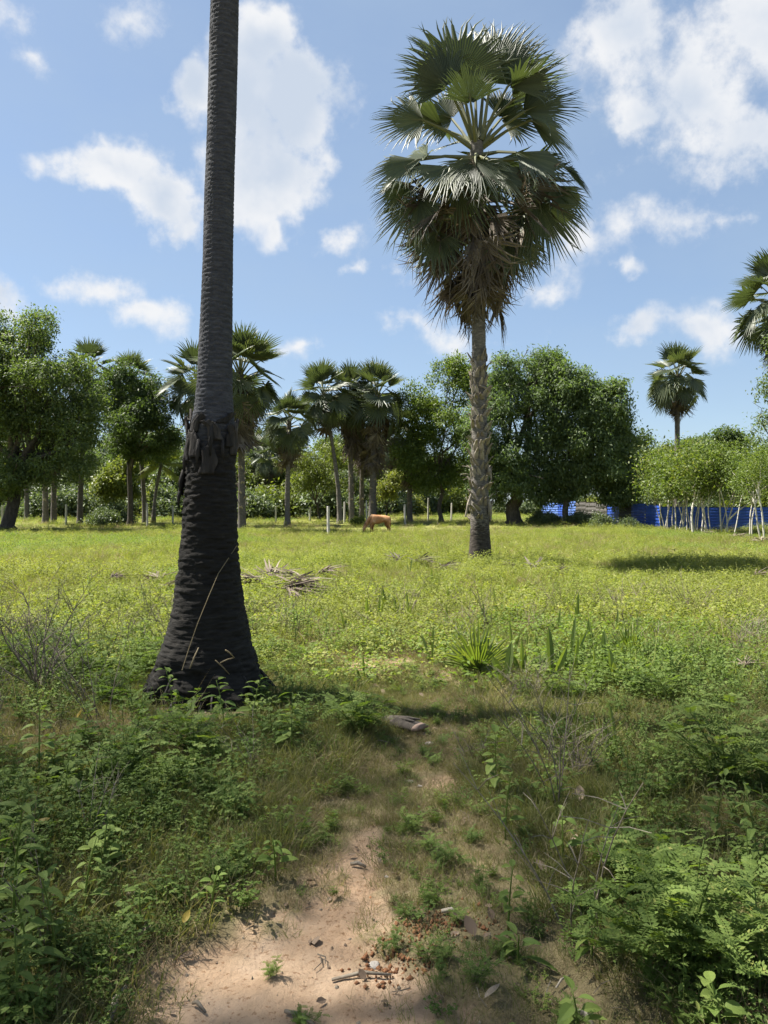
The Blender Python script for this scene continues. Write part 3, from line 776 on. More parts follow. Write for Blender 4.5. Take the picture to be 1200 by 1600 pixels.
def build_palms():
    # the tall palm in the middle, leaf by leaf
    d = 21.3
    t, b, top, cf, rf = fan_palm('tall fan palm with a shaggy dead skirt standing in the middle of the field', 750, 744, 214, d, 1.30, 9, 0, .285, .185, 101,
                                 None, lo=False, rings=420, sides=28, boots=0, dmin=-34, mat_t='trunk_grey', tmin=66)
    rng = random.Random(5)
    K = [  # hastula px, depth shift, blade axis, normal, radius px, spread
        (718, 122, -.35, (-.30, 0, .95), (.05, -1, .25), 108, 112), (768, 118, -.1, (.42, .1, .9), (-.25, -1, .3), 112, 66),
        (662, 190, -.3, (-.98, -.1, -.02), (.05, -.85, .45), 86, 78), (816, 178, -.2, (.93, -.2, .34), (-.1, -.85, .5), 102, 66),
        (828, 190, .3, (.9, .3, -.30), (.2, -.8, .55), 92, 70), (806, 240, -.7, (.78, -.25, -.5), (.35, -.75, .55), 104, 60),
        (652, 252, -.4, (-.82, -.2, -.5), (-.35, -.7, .6), 88, 74), (655, 312, -.3, (-.42, -.15, -.9), (-.55, -.8, .15), 88, 80),
        (842, 318, -.2, (.18, -.1, -1), (.3, -1, .1), 96, 84), (704, 262, -1.1, (-.25, -.6, -.75), (-.1, -.8, .6), 78, 84),
        (772, 262, -1.2, (.3, -.5, -.8), (.2, -.85, .5), 82, 80), (742, 250, -1.5, (.0, -.45, -.9), (0, -.9, .4), 72, 80),
        (700, 105, .8, (-.45, .4, .8), (.3, -.5, .8), 92, 90), (760, 95, .7, (.15, .4, .95), (-.1, -.9, .35), 88, 80),
        (880, 262, .2, (.75, 0, -.65), (.65, -.3, .7), 60, 70), (706, 188, .7, (-.7, .1, .35), (.1, -1, .3), 78, 100), (782, 188, .7, (.7, .1, .35), (-.1, -1, .3), 78, 100), (742, 130, .6, (0, .1, 1), (.05, -1, .2), 100, 100), (640, 288, .1, (-.75, -.1, -.65), (-.4, -.75, .5), 74, 75), (868, 292, .3, (.55, -.1, -.8), (.45, -.8, .4), 76, 75), (684, 362, -.5, (-.25, -.2, -1), (-.3, -.95, .1), 76, 70), (800, 372, -.5, (.2, -.2, -1), (.3, -.95, .1), 78, 70), (700, 140, -.5, (-.75, -.1, .65), (-.1, -.9, .4), 92, 80), (792, 138, -.4, (.75, -.1, .6), (.1, -.9, .4), 96, 70), (735, 165, -.8, (-.15, -.3, .9), (.05, -.95, .3), 70, 70), (690, 330, .9, (-.5, .4, -.8), (-.6, .6, .5), 84, 80), (800, 340, .8, (.45, .4, -.8), (.5, .7, .5), 86, 80)]
    for (x, y, dd, ax, nm, rp, sp) in K:
        mb = MB(); pm = MB(); h = px(x, y, d + dd) - b
        za = top.z - .15 - max(0, (y - 150)) / 260 * 1.2; c = cf(za); dirh = Vector((h.x - c[0], h.y - c[1], 0)); dirh = dirh.normalized() if dirh.length > .01 else Vector((0, -1, 0))
        at = Vector((c[0], c[1], za)) + dirh * .15
        frond_mb(mb, at, h, ax, nm, rp * d / FOC, R(sp), int(22 + sp * .28), .55, .06 + .10 * (y > 150), rng, .14, .04, .035, pm)
        f = put('frond', mb.mesh('frond', [M['frond']]), t); put('petiole', pm.mesh('petiole', [M['petiole']]), f)
    # dead skirt: collapsed fans hanging round the stem
    for i in range(72):
        q = (i + .5) / 72; az = i * 2.39996 + rng.uniform(-.3, .3); el = R(-8 - 62 * q ** .8 + rng.uniform(-12, 12))
        z = top.z - 1.25 - 2.35 * q; c = cf(z); v = Vector((math.cos(az) * math.cos(el), math.sin(az) * math.cos(el), math.sin(el)))
        o = put('dead_frond', DEAD[rng.randrange(4)], t, Vector((c[0], c[1], z)) + Vector((v.x, v.y, 0)).normalized() * .17, None, rng.uniform(.7, 1.3) * (1.15 - .18 * q))
        o.rotation_euler = frame(v, rng.uniform(-1, 1)).to_euler()
    # old leaf bases on the middle of the stem
    zt = px(0, 552, d).z - b.z; zb = px(0, 812, d).z - b.z
    n = 96
    for i in range(n):
        z = zb + (zt - zb) * (i / n) + rng.uniform(-.05, .05); az = i * 2.39996 + rng.uniform(-.3, .3); c = cf(z); r = rf(z) * .97
        o = put('leaf_base', BOOTS[rng.randrange(4)], t, (c[0] + math.cos(az) * r, c[1] + math.sin(az) * r, z), (rng.uniform(-.3, .3), rng.uniform(-.15, .5), az), rng.uniform(.65, 1.15))
    mb = MB()
    for (x, y, x2, y2, r) in ((737, 770, 727, 808, .05), (762, 726, 768, 750, .05), (764, 780, 767, 812, .06), (766, 612, 748, 602, .03), (766, 640, 755, 650, .03), (722, 728, 738, 733, .015), (720, 741, 736, 742, .015), (724, 750, 737, 746, .015)):
        p = px(x, y, d - .2) - b; q2 = px(x2, y2, d - .25) - b; mb.tube([p, p.lerp(q2, .5) + Vector((0, -.03, .02)), q2], [r * .5, r, r * .4], 6)
    put('broken_petiole', mb.mesh('broken_petiole', [M['boot']]), t)

    # palms further off
    L = [('fan palm half hidden behind the near palm trunk, its crown showing on both sides', 378, 376, 575, 48, 1.12, 30, 26, .27, .18, 201, 1.6, 26),
         ('pale fan palm crown showing left of the near palm trunk', 318, 306, 592, 58, 1.1, 22, 14, .22, .16, 202, 1.4, 0),
         ('short fan palm with a brown skirt left of the leaning palm', 449, 452, 652, 58, .86, 24, 22, .22, .17, 203, 1.5, 0),
         ('thin leaning fan palm with no skirt beside the palm clump', 531, 505, 612, 60, .98, 22, 6, .22, .14, 204, .8, 0),
         ('fan palm at the left of the three-palm clump', 549, 546, 612, 62, .98, 22, 26, .24, .18, 205, 2.4, 16),
         ('fan palm in the middle of the three-palm clump', 565, 567, 640, 65, .95, 20, 24, .22, .17, 206, 2.4, 14),
         ('thick trunked fan palm at the right of the three-palm clump', 582, 590, 614, 61, 1.05, 24, 28, .33, .24, 207, 2.6, 24),
         ('small far fan palm behind the short skirted palm', 421, 421, 712, 86, .85, 18, 12, .2, .15, 208, 1.2, 0),
         ('small far fan palm near the thin pale trunk left of the skirted palm', 404, 402, 704, 92, .85, 18, 12, .2, .15, 209, 1.2, 0),
         ('slender fan palm standing clear against the sky above the pale saplings', 1058, 1058, 582, 60, .98, 24, 12, .24, .19, 210, .7, 0),
         ('fan palm cut by the right edge of the photo', 1216, 1212, 462, 42, 1.0, 30, 16, .24, .17, 211, .9, 0),
         ('fan palm whose stem stands left of the pale leafy tree', 640, 638, 672, 64, .9, 18, 20, .24, .18, 212, 2.2, 18),
         ('fan palm peeping over the rounded tree left of the near trunk', 226, 205, 590, 63, .9, 20, 8, .2, .16, 213, 1.0, 0),
         ('fan palm peeping over the shoulder of the big left-hand tree', 125, 140, 575, 62, .95, 20, 8, .24, .18, 214, 1.0, 0),
         ('fan palm stem under the big left-hand tree, nearer its trunk', 71, 70, 650, 60, .9, 16, 12, .24, .19, 215, 1.5, 12),
         ('fan palm stem under the big left-hand tree, beside a matching stem', 84, 86, 660, 61, .9, 16, 12, .24, .19, 216, 1.5, 12),
         ('far fan palm seen between the palm clump and the pale leafy tree', 612, 614, 690, 88, .9, 18, 14, .2, .16, 217, 1.6, 0),
         ('far fan palm over the wood left of the short skirted palm', 436, 436, 690, 96, .95, 18, 14, .2, .16, 218, 1.6, 0),
         ('far fan palm deep under the big left-hand tree', 42, 40, 690, 75, .9, 16, 12, .24, .19, 219, 1.5, 0)]
    for (lb, bx, tx, ty, dd, s, ng, nd, r0, r1, seed, sk, bo) in L:
        s *= 1.25
        fan_palm(lb, bx, tx, ty, dd, s, ng + 4, nd + 4, r0, r1, seed, skirt=sk, boots=bo)


build_palms()


def build_near_palm():
    d = 6.45
    b = base(333, d, -.08); S = FOC / d
    t = thing('fan_palm', 'near fan palm trunk, dark and ringed, rising out of the top of the photo', 'palm', b)
    rows = [(1096, 257, 408), (1062, 246, 411), (1030, 250, 401), (1000, 259, 391), (950, 270, 382), (900, 277, 375), (850, 283, 371), (780, 288, 369), (720, 292, 367), (690, 296, 367),
            (660, 300, 366), (640, 304, 364), (600, 308, 363), (500, 314, 363), (400, 318, 364), (300, 321, 366), (200, 325, 369), (100, 328, 372), (0, 331, 374), (-400, 340, 384), (-1100, 362, 404)]
    zs = [EYE + (HOR - y) / FOC * d - b.z for y, _, _ in rows]; cx = [((l + r) / 2 - 600) / FOC * d - b.x for _, l, r in rows]; rr = [(r - l) / 2 / S for _, l, r in rows]
    H = zs[-1]
    zs[0] = 0

    def cf(z): return (float(np.interp(z, zs, cx)), 0.0)

    def rf(z): return float(np.interp(z, zs, rr))
    # lower stem: rough blackened bark ; upper stem: finely ringed
    zc = zs[10]
    V, F = trunk_np(cf, rf, -.1, 5.95 - b.z, 560, 140, 301, ring=.0105, pitch=.040, lump=.045, rlow=zc)
    z = V[:, 2]; an = np.arctan2(V[:, 1], V[:, 0] - np.interp(z, zs, cx))
    ca, sa = np.cos(an), np.sin(an)
    rough = (fbm(ca * 2.6, sa * 2.6, z * 30, 77, 5) - .5) * .040 * sstep(zc + .25, zc - .4, z) + (fbm(ca * 3.5, sa * 3.5, z * 6, 79, 4) - .5) * .30 * sstep(.60, .1, z)
    flare = np.maximum(0, vnoise(ca * 2.2 + 9, sa * 2.2, z * 1.2, 78) - .42) * .48 * sstep(.42, .12, z)
    V[:, 0] += ca * (rough + flare); V[:, 1] += sa * (rough + flare)
    m, N, Lk, P = mat('near_palm_bark')
    tc = N.new('ShaderNodeTexCoord'); mp = N.new('ShaderNodeMapping'); mp.inputs['Scale'].default_value = (1, 1, 5); Lk.new(tc.outputs['Object'], mp.inputs[0])
    n1 = N.new('ShaderNodeTexNoise'); n1.inputs['Scale'].default_value = 9; n1.inputs['Detail'].default_value = 9; n1.inputs['Roughness'].default_value = .7; Lk.new(mp.outputs[0], n1.inputs['Vector'])
    r1 = ramp(N, [(.3, (.030, .031, .036)), (.55, (.062, .064, .072)), (.8, (.13, .13, .135))]); Lk.new(n1.outputs['Fac'], r1.inputs[0])
    r2 = ramp(N, [(.35, (.010, .009, .008)), (.6, (.022, .020, .017)), (.8, (.055, .047, .037))]); Lk.new(n1.outputs['Fac'], r2.inputs[0])
    sep = N.new('ShaderNodeSeparateXYZ'); Lk.new(tc.outputs['Object'], sep.inputs[0])
    n2 = N.new('ShaderNodeTexNoise'); n2.inputs['Scale'].default_value = 5; n2.inputs['Detail'].default_value = 5; Lk.new(tc.outputs['Object'], n2.inputs['Vector'])
    ad = N.new('ShaderNodeMath'); ad.operation = 'MULTIPLY_ADD'; ad.inputs[1].default_value = .5; Lk.new(n2.outputs['Fac'], ad.inputs[0]); Lk.new(sep.outputs[2], ad.inputs[2])
    mr = N.new('ShaderNodeMapRange'); mr.inputs['From Min'].default_value = zc - .05; mr.inputs['From Max'].default_value = zc + .25; Lk.new(ad.outputs[0], mr.inputs['Value'])
    mx = N.new('ShaderNodeMix'); mx.data_type = 'RGBA'; Lk.new(mr.outputs[0], mx.inputs['Factor']); Lk.new(r2.outputs[0], mx.inputs['A']); Lk.new(r1.outputs[0], mx.inputs['B'])
    Lk.new(mx.outputs['Result'], P.inputs['Base Color']); P.inputs['Roughness'].default_value = .9; P.inputs['Specular IOR Level'].default_value = .2
    bp = N.new('ShaderNodeBump'); bp.inputs['Strength'].default_value = .7; bp.inputs['Distance'].default_value = .02; Lk.new(n1.outputs['Fac'], bp.inputs['Height']); Lk.new(bp.outputs[0], P.inputs['Normal'])
    put('trunk', mesh_np('trunk', V, F, [m], None, True), t)
    V, F = trunk_np(cf, rf, 5.94 - b.z, H, 90, 30, 302, ring=.008, pitch=.05, lump=.03)
    put('upper_trunk', mesh_np('upper_trunk', V, F, [m], None, True), t)
    # torn old leaf bases at the collar, each a curved bark plate
    rng = random.Random(12)
    bm = barkmat('torn_leaf_base', [(.25, (.014, .013, .012)), (.55, (.040, .036, .033)), (.8, (.10, .088, .078))], 18, .25, bump=.8)

    def plate(a0, a1, z0, z1, flare, tw=0, name='leaf_base'):
        nu, nv = 13, 12; vs = []; sd = int(abs(a0 * 91 + z0 * 37))
        top = [.86 + .28 * float(vnoise(np.array([u * .55]), np.array([sd * 3.7]), None, 5)[0]) - .12 * float(vnoise(np.array([u * 1.9]), np.array([sd * 1.7]), None, 6)[0]) for u in range(nu + 1)]
        for v in range(nv + 1):
            q = v / nv
            for u in range(nu + 1):
                w = u / nu; wd = 1 - .35 * q * math.sin(sd + q * 3) ** 2; a = (a0 + a1) / 2 + (a1 - a0) * (w - .5) * wd + tw * q + .05 * math.sin(q * 7 + sd)
                zz = z0 + (z1 - z0) * q * top[u]
                r = rf(zz) + .004 + flare * q ** 1.5 + .016 * (float(fbm(np.array([w * 4.0]), np.array([q * 1.3]), np.array([sd * 1.3]), 9, 3)[0]) - .35) + .010 * math.sin(math.pi * w)
                c = cf(zz); vs.append(Vector((c[0] + math.cos(a) * r, math.sin(a) * r, zz)))
        n = len(vs); out = [p + Vector((p.x - cf(p.z)[0], p.y, 0)).normalized() * .009 for p in vs]
        W = nu + 1; fs = []
        for v in range(nv):
            for u in range(nu):
                i = v * W + u; fs.append((i, i + W, i + W + 1, i + 1)); j = i + n; fs.append((j, j + 1, j + W + 1, j + W))
        rim = [u for u in range(W)] + [v * W + nu for v in range(1, nv + 1)] + [nv * W + u for u in range(nu - 1, -1, -1)] + [v * W for v in range(nv - 1, 0, -1)]
        for k in range(len(rim)):
            a, bb = rim[k], rim[(k + 1) % len(rim)]; fs.append((a, bb, bb + n, a + n))
        mb = MB(); mb.add(vs + out, fs); put(name, mb.mesh(name, [bm], True), t)
    Zp = lambda y: EYE + (HOR - y) / FOC * d - b.z
    q = math.pi * 1.5   # towards the camera
    for (a0, a1, y0, y1, fl, tw) in ((-1.45, -.85, 722, 682, .006, .15), (-.75, -.15, 716, 672, .008, -.3), (-.2, .4, 742, 698, .010, .08), (.15, .75, 690, 660, .026, -.4), (.7, 1.3, 700, 668, .020, .3), (1.1, 1.7, 712, 664, .026, -.3),
                                 (-1.9, -1.3, 690, 652, .036, .2), (-1.0, -.5, 678, 650, .014, .4), (.3, .9, 664, 646, .022, .5), (-1.7, -1.4, 725, 782, .014, .0), (1.9, 3.2, 690, 655, .04, 0)):
        plate(q + a0, q + a1, Zp(y0), Zp(y1), fl, tw)
    # shreds of fibre hanging at the collar
    for (x, y, x2, y2, w) in ((284, 760, 281, 792, .018), (288, 735, 283, 770, .02), (372, 655, 371, 690, .014), (296, 700, 292, 740, .02), (300, 640, 304, 690, .016), (340, 668, 338, 715, .02), (355, 690, 357, 722, .014), (320, 690, 318, 730, .02), (290, 655, 315, 662, .012)):
        yy = -math.sqrt(max(0, rf(Zp(y)) ** 2 - (px(x, y, d).x - b.x - cf(Zp(y))[0]) ** 2)) - .03
        mb = MB(); p = px(x, y, d) - b; e = px(x2, y2, d) - b; p.y = yy; e.y = yy - .02
        mb.tube([p, p.lerp(e, .5) + Vector((0, -.02, 0)), e], [w * .7, w, w * .25], 5); put('bark_shred', mb.mesh('bark_shred', [bm], True), t)
    # roots and dead stalks round the foot
    for i in range(80):
        a = rng.uniform(0, 6.28); z0 = rng.uniform(.05, .34); r0 = rf(z0) * .98; c = cf(z0); mb = MB()
        p = Vector((c[0] + math.cos(a) * r0, math.sin(a) * r0, z0)); e = p + Vector((math.cos(a + rng.uniform(-.3, .3)) * rng.uniform(.05, .16), math.sin(a) * rng.uniform(.05, .16), -z0 - .05))
        mb.tube([p, p.lerp(e, .45) + Vector((math.cos(a) * .05, math.sin(a) * .05, .03)), e], [.009, .008, .005], 5); put('root', mb.mesh('root', [bm], True), t)
    # crown, out of the picture above
    top = Vector((cx[-1], 0, H))
    for i in range(22):
        qq = (i + .5) / 22; az = i * 2.39996; el = R(84 - 120 * qq); v = Vector((math.cos(az) * math.cos(el), math.sin(az) * math.cos(el), math.sin(el)))
        f = put('frond', GREEN_LO[min(5, int(qq * 6))], t, top - Vector((0, 0, 1.1 * qq)), None, 1.25); f.rotation_euler = frame(v, rng.uniform(-.6, .6)).to_euler()
    # loose dry climber and dead stalks against the trunk
    mb = MB(); pts = [(372, 852), (352, 892), (338, 930), (325, 965), (314, 1000), (306, 1030)]
    P3 = []
    for (x, y) in pts:
        p = px(x, y, d); zz = p.z - b.z; p.y = d - math.sqrt(max(0, rf(zz) ** 2 - (p.x - b.x - cf(zz)[0]) ** 2)) - .06; P3.append(p)
    mb.tube(P3, .0035, 5); tag(put('dry_vine', mb.mesh('dry_vine', [M['straw']])), 'thin pale dry vine slanting across the near palm trunk', 'vine')
    for (x, y, x2, y2, lb) in ((336, 1032, 358, 1054, 'short dead stalk lying low against the near palm trunk'), (344, 1036, 366, 1028, 'pale dead stalk leaning right at the foot of the near palm trunk'), (352, 1016, 366, 1028, 'short pale dead stick stuck on the right foot of the near palm trunk'), (296, 1045, 310, 1012, 'upright dead stalk at the foot of the near palm trunk')):
        mb = MB(); p = px(x, y, d - .52); e = px(x2, y2, d - .46); mb.tube([p, p.lerp(e, .5) + Vector((0, 0, .006)), e], [.005, .006, .004], 6)
        tag(put('dead_stalk', mb.mesh('dead_stalk', [M['straw']], True)), lb, 'stalk')


build_near_palm()


# ------------------------------------------------------------------ coconut palms
def coconut_palm(label, bx, tx, ty, d, s, seed, mt='frond', n=20, r=.14):
    rng = random.Random(seed); b = base(bx, d, -.05); top = px(tx, ty, d) - b
    t = thing('coconut_palm', label, 'palm', b, 'coconut palms beyond the field'); mb = MB()
    mb.tube([Vector((top.x * q * q, 0, top.z * q)) for q in np.linspace(0, 1, 9)], [r * (1.5 - .6 * min(1, q * 3)) for q in np.linspace(0, 1, 9)], 9)
    put('trunk', mb.mesh('trunk', [M['trunk_far']], True), t)
    me = []
    for v in range(3):
        mb = MB(); L = 2.6
        pts = [Vector((L * q * (1 - .12 * q), 0, -.75 * (.5 + .4 * v) * q * q * L * .5)) for q in np.linspace(0, 1, 9)]
        mb.tube(pts, [.03 * (1.05 - q) for q in np.linspace(0, 1, 9)], 4, 1, False)
        for i in range(44):
            q = .12 + .86 * i / 44; j = q * 8; a = pts[int(j)].lerp(pts[min(8, int(j) + 1)], j % 1)
            for sd in (-1, 1):
                mb.blade(a, (.55, sd, -.25 - .2 * v), .62 * math.sin(math.pi * (.15 + .8 * q)) + .12, .05, .35, 0, 2, Vector((1, 0, 0)))
        me.append(mb.mesh('frond', [M[mt], M['petiole']]))
    for i in range(n):
        q = (i + .5) / n; az = i * 2.39996; el = R(80 - 95 * q); v = Vector((math.cos(az) * math.cos(el), math.sin(az) * math.cos(el), math.sin(el)))
        f = put('frond', me[min(2, int(q * 3))], t, top, None, s * rng.uniform(.9, 1.1)); f.rotation_euler = frame(v, rng.uniform(-.3, .3)).to_euler()


coconut_palm('far tall coconut palm standing above the saplings at the right', 1133, 1133, 692, 150, 1.0, 1)
coconut_palm('far coconut palm at the left of the tall one, half sunk in foliage', 1107, 1107, 712, 155, .9, 2)
coconut_palm('wide far coconut palm right of the tall one', 1160, 1162, 722, 140, 1.25, 3)
coconut_palm('young coconut palm with yellowing fronds left of the near palm trunk', 240, 252, 728, 62, .85, 4, 'pale', 14)
coconut_palm('far coconut palm over the small tree between the fan palms', 460, 462, 705, 120, 1.1, 6)
coconut_palm('far coconut palm showing in the gap left of the rounded tree', 378, 395, 690, 115, 1.1, 7)


# ------------------------------------------------------------------ blue sheet fence
def build_fence():
    m, N, L, P = mat('blue_sheet')
    tc = N.new('ShaderNodeTexCoord'); n = N.new('ShaderNodeTexNoise'); n.inputs['Scale'].default_value = 2.2; n.inputs['Detail'].default_value = 6; L.new(tc.outputs['Object'], n.inputs['Vector'])
    r = ramp(N, [(.3, (.016, .045, .24)), (.6, (.024, .075, .36)), (.8, (.07, .125, .40))]); L.new(n.outputs['Fac'], r.inputs[0]); L.new(r.outputs[0], P.inputs['Base Color'])
    P.inputs['Roughness'].default_value = .45; P.inputs['Specular IOR Level'].default_value = .4
    grey = barkmat('weathered_board', [(.25, (.045, .042, .04)), (.55, (.09, .085, .08)), (.8, (.16, .15, .14))], 5, 3)
    pale, _, _, Pp = mat('faded_blue_sheet'); Pp.inputs['Base Color'].default_value = (.07, .14, .40, 1); Pp.inputs['Roughness'].default_value = .6

    def sheet(w, h, mt, ribs=8, rng=random.Random(3)):
        prof = []
        for i in range(ribs):
            z = h * i / ribs; st = h / ribs; prof += [(0, z), (0, z + st * .45), (.035, z + st * .58), (.035, z + st * .88)]
        prof.append((0, h)); mb = MB(); vs = []; nx = 5
        wob = [rng.uniform(-.015, .015) for _ in range(nx + 1)]
        for i in range(nx + 1):
            for (y, z) in prof: vs.append(Vector((w * i / nx, y + wob[i] * z, z + wob[i] * .8)))
        k = len(prof); n_ = len(vs); vs += [v + Vector((0, .004, 0)) for v in vs]; fs = []
        for i in range(nx):
            for j in range(k - 1):
                a = i * k + j; fs.append((a, a + k, a + k + 1, a + 1)); fs.append((a + n_, a + n_ + 1, a + n_ + k + 1, a + n_ + k))
        for i in range(nx): a = i * k + k - 1; fs.append((a, a + k, a + k + n_, a + n_))
        mb.add(vs, fs); return mb.mesh('sheet', [mt])

    def run(label, A, B, h, mats, wid):
        A = Vector(A); B = Vector(B); dv = B - A; Ln = dv.length; rz = math.atan2(dv.y, dv.x); n = max(1, round(Ln / wid)); w = Ln / n
        z0 = gz1(A.x, A.y) - .05
        f = thing('sheet_fence', label, 'fence', (A.x, A.y, z0), 'blue sheet fences', rz)
        for i in range(n):
            p = A.lerp(B, (i + .5) / n); zz = gz1(p.x, p.y) - .05 - z0
            mt = mats[i % len(mats)] if len(mats) != n else mats[i]
            put('sheet', sheet(w + .03, h * random.uniform(.97, 1.03), mt, 5 if mt is grey else 8), f, (i * w, .008 * (i % 2), zz), (random.uniform(-.02, .02), random.uniform(-.012, .012), 0))
            mb = MB(); mb.tube([(0, 0, -.2), (0, 0, h + .1)], .045, 7); put('post', mb.mesh('post', [M['tree_bark']]), f, (i * w, .09, zz))
    A = px(846, 800, 74); C = px(1030, 800, 52.5); D = px(1260, 800, 49.5)
    rng = random.Random(6)
    ms = [pale, pale, m, pale, grey, grey, grey, m, grey, m, m, m]
    run('blue corrugated sheet fence running back beside the mango trees', (A.x, A.y, 0), (C.x, C.y, 0), 1.72, ms, 1.95)
    run('dark blue corrugated sheet fence behind the row of pale saplings', (C.x + .15, C.y + .1, 0), (D.x, D.y, 0), 1.5, [m], 2.0)
    A = px(415, 800, 96); B = px(556, 800, 93)
    run('far blue sheet fence showing between the fan palm trunks', (A.x, A.y, 0), (B.x, B.y, 0), 1.5, [m], 2.2)


build_fence()


# ------------------------------------------------------------------ concrete fence posts
def build_posts():
    m = barkmat('concrete', [(.25, (.26, .25, .23)), (.55, (.40, .385, .35)), (.8, (.52, .50, .46))], 9, 1, bump=.2)
    mb = MB()
    vs = []; fs = []
    for (z, h) in ((-.2, .058), (1.50, .052), (1.53, .040)):
        vs += [Vector((-h, -h, z)), Vector((h, -h, z)), Vector((h, h, z)), Vector((-h, h, z))]
    for i in range(2):
        for k in range(4): fs.append((i * 4 + k, i * 4 + (k + 1) % 4, i * 4 + 4 + (k + 1) % 4, i * 4 + 4 + k))
    fs.append((8, 9, 10, 11)); mb.add(vs, fs); me = mb.mesh('fence_post', [m])
    L = [(3, 790, 54, 'pale concrete post in front of the big trunk at the left edge'), (103, 788, 58, 'pale concrete post under the big left-hand tree'), (230, 786, 56, 'pale concrete post beside the young yellowing coconut palm'),
         (270, 790, 60, 'pale concrete post just left of the near palm trunk'), (513, 791, 43, 'tall pale concrete post standing alone left of the cow'), (484, 792, 66, 'pale concrete post below the small spreading tree'),
         (431, 791, 64, 'pale concrete post left of the short skirted palm'), (457, 789, 76, 'thin far concrete post right of the short skirted palm'), (538, 784, 62, 'pale concrete post between the leaning palm and the clump'),
         (573, 782, 60, 'pale concrete post in the gap of the three-palm clump'), (633, 788, 58, 'grey concrete post right of the cow'), (669, 778, 66, 'pale concrete post under the pale leafy tree'), (705, 786, 68, 'pale concrete post just left of the tall fan palm'),
         (412, 789, 78, 'thin far concrete post beside the small far fan palm')]
    rng = random.Random(2)
    for (x, y, d, lb) in L:
        b = base(x, d); h = px(x, y, d).z - b.z
        tag(put('fence_post', me, None, b, (rng.uniform(-.03, .03), rng.uniform(-.03, .03), rng.uniform(0, 1)), (1.1, 1.1, h / 1.53)), lb, 'post', 'concrete posts across the field')


build_posts()


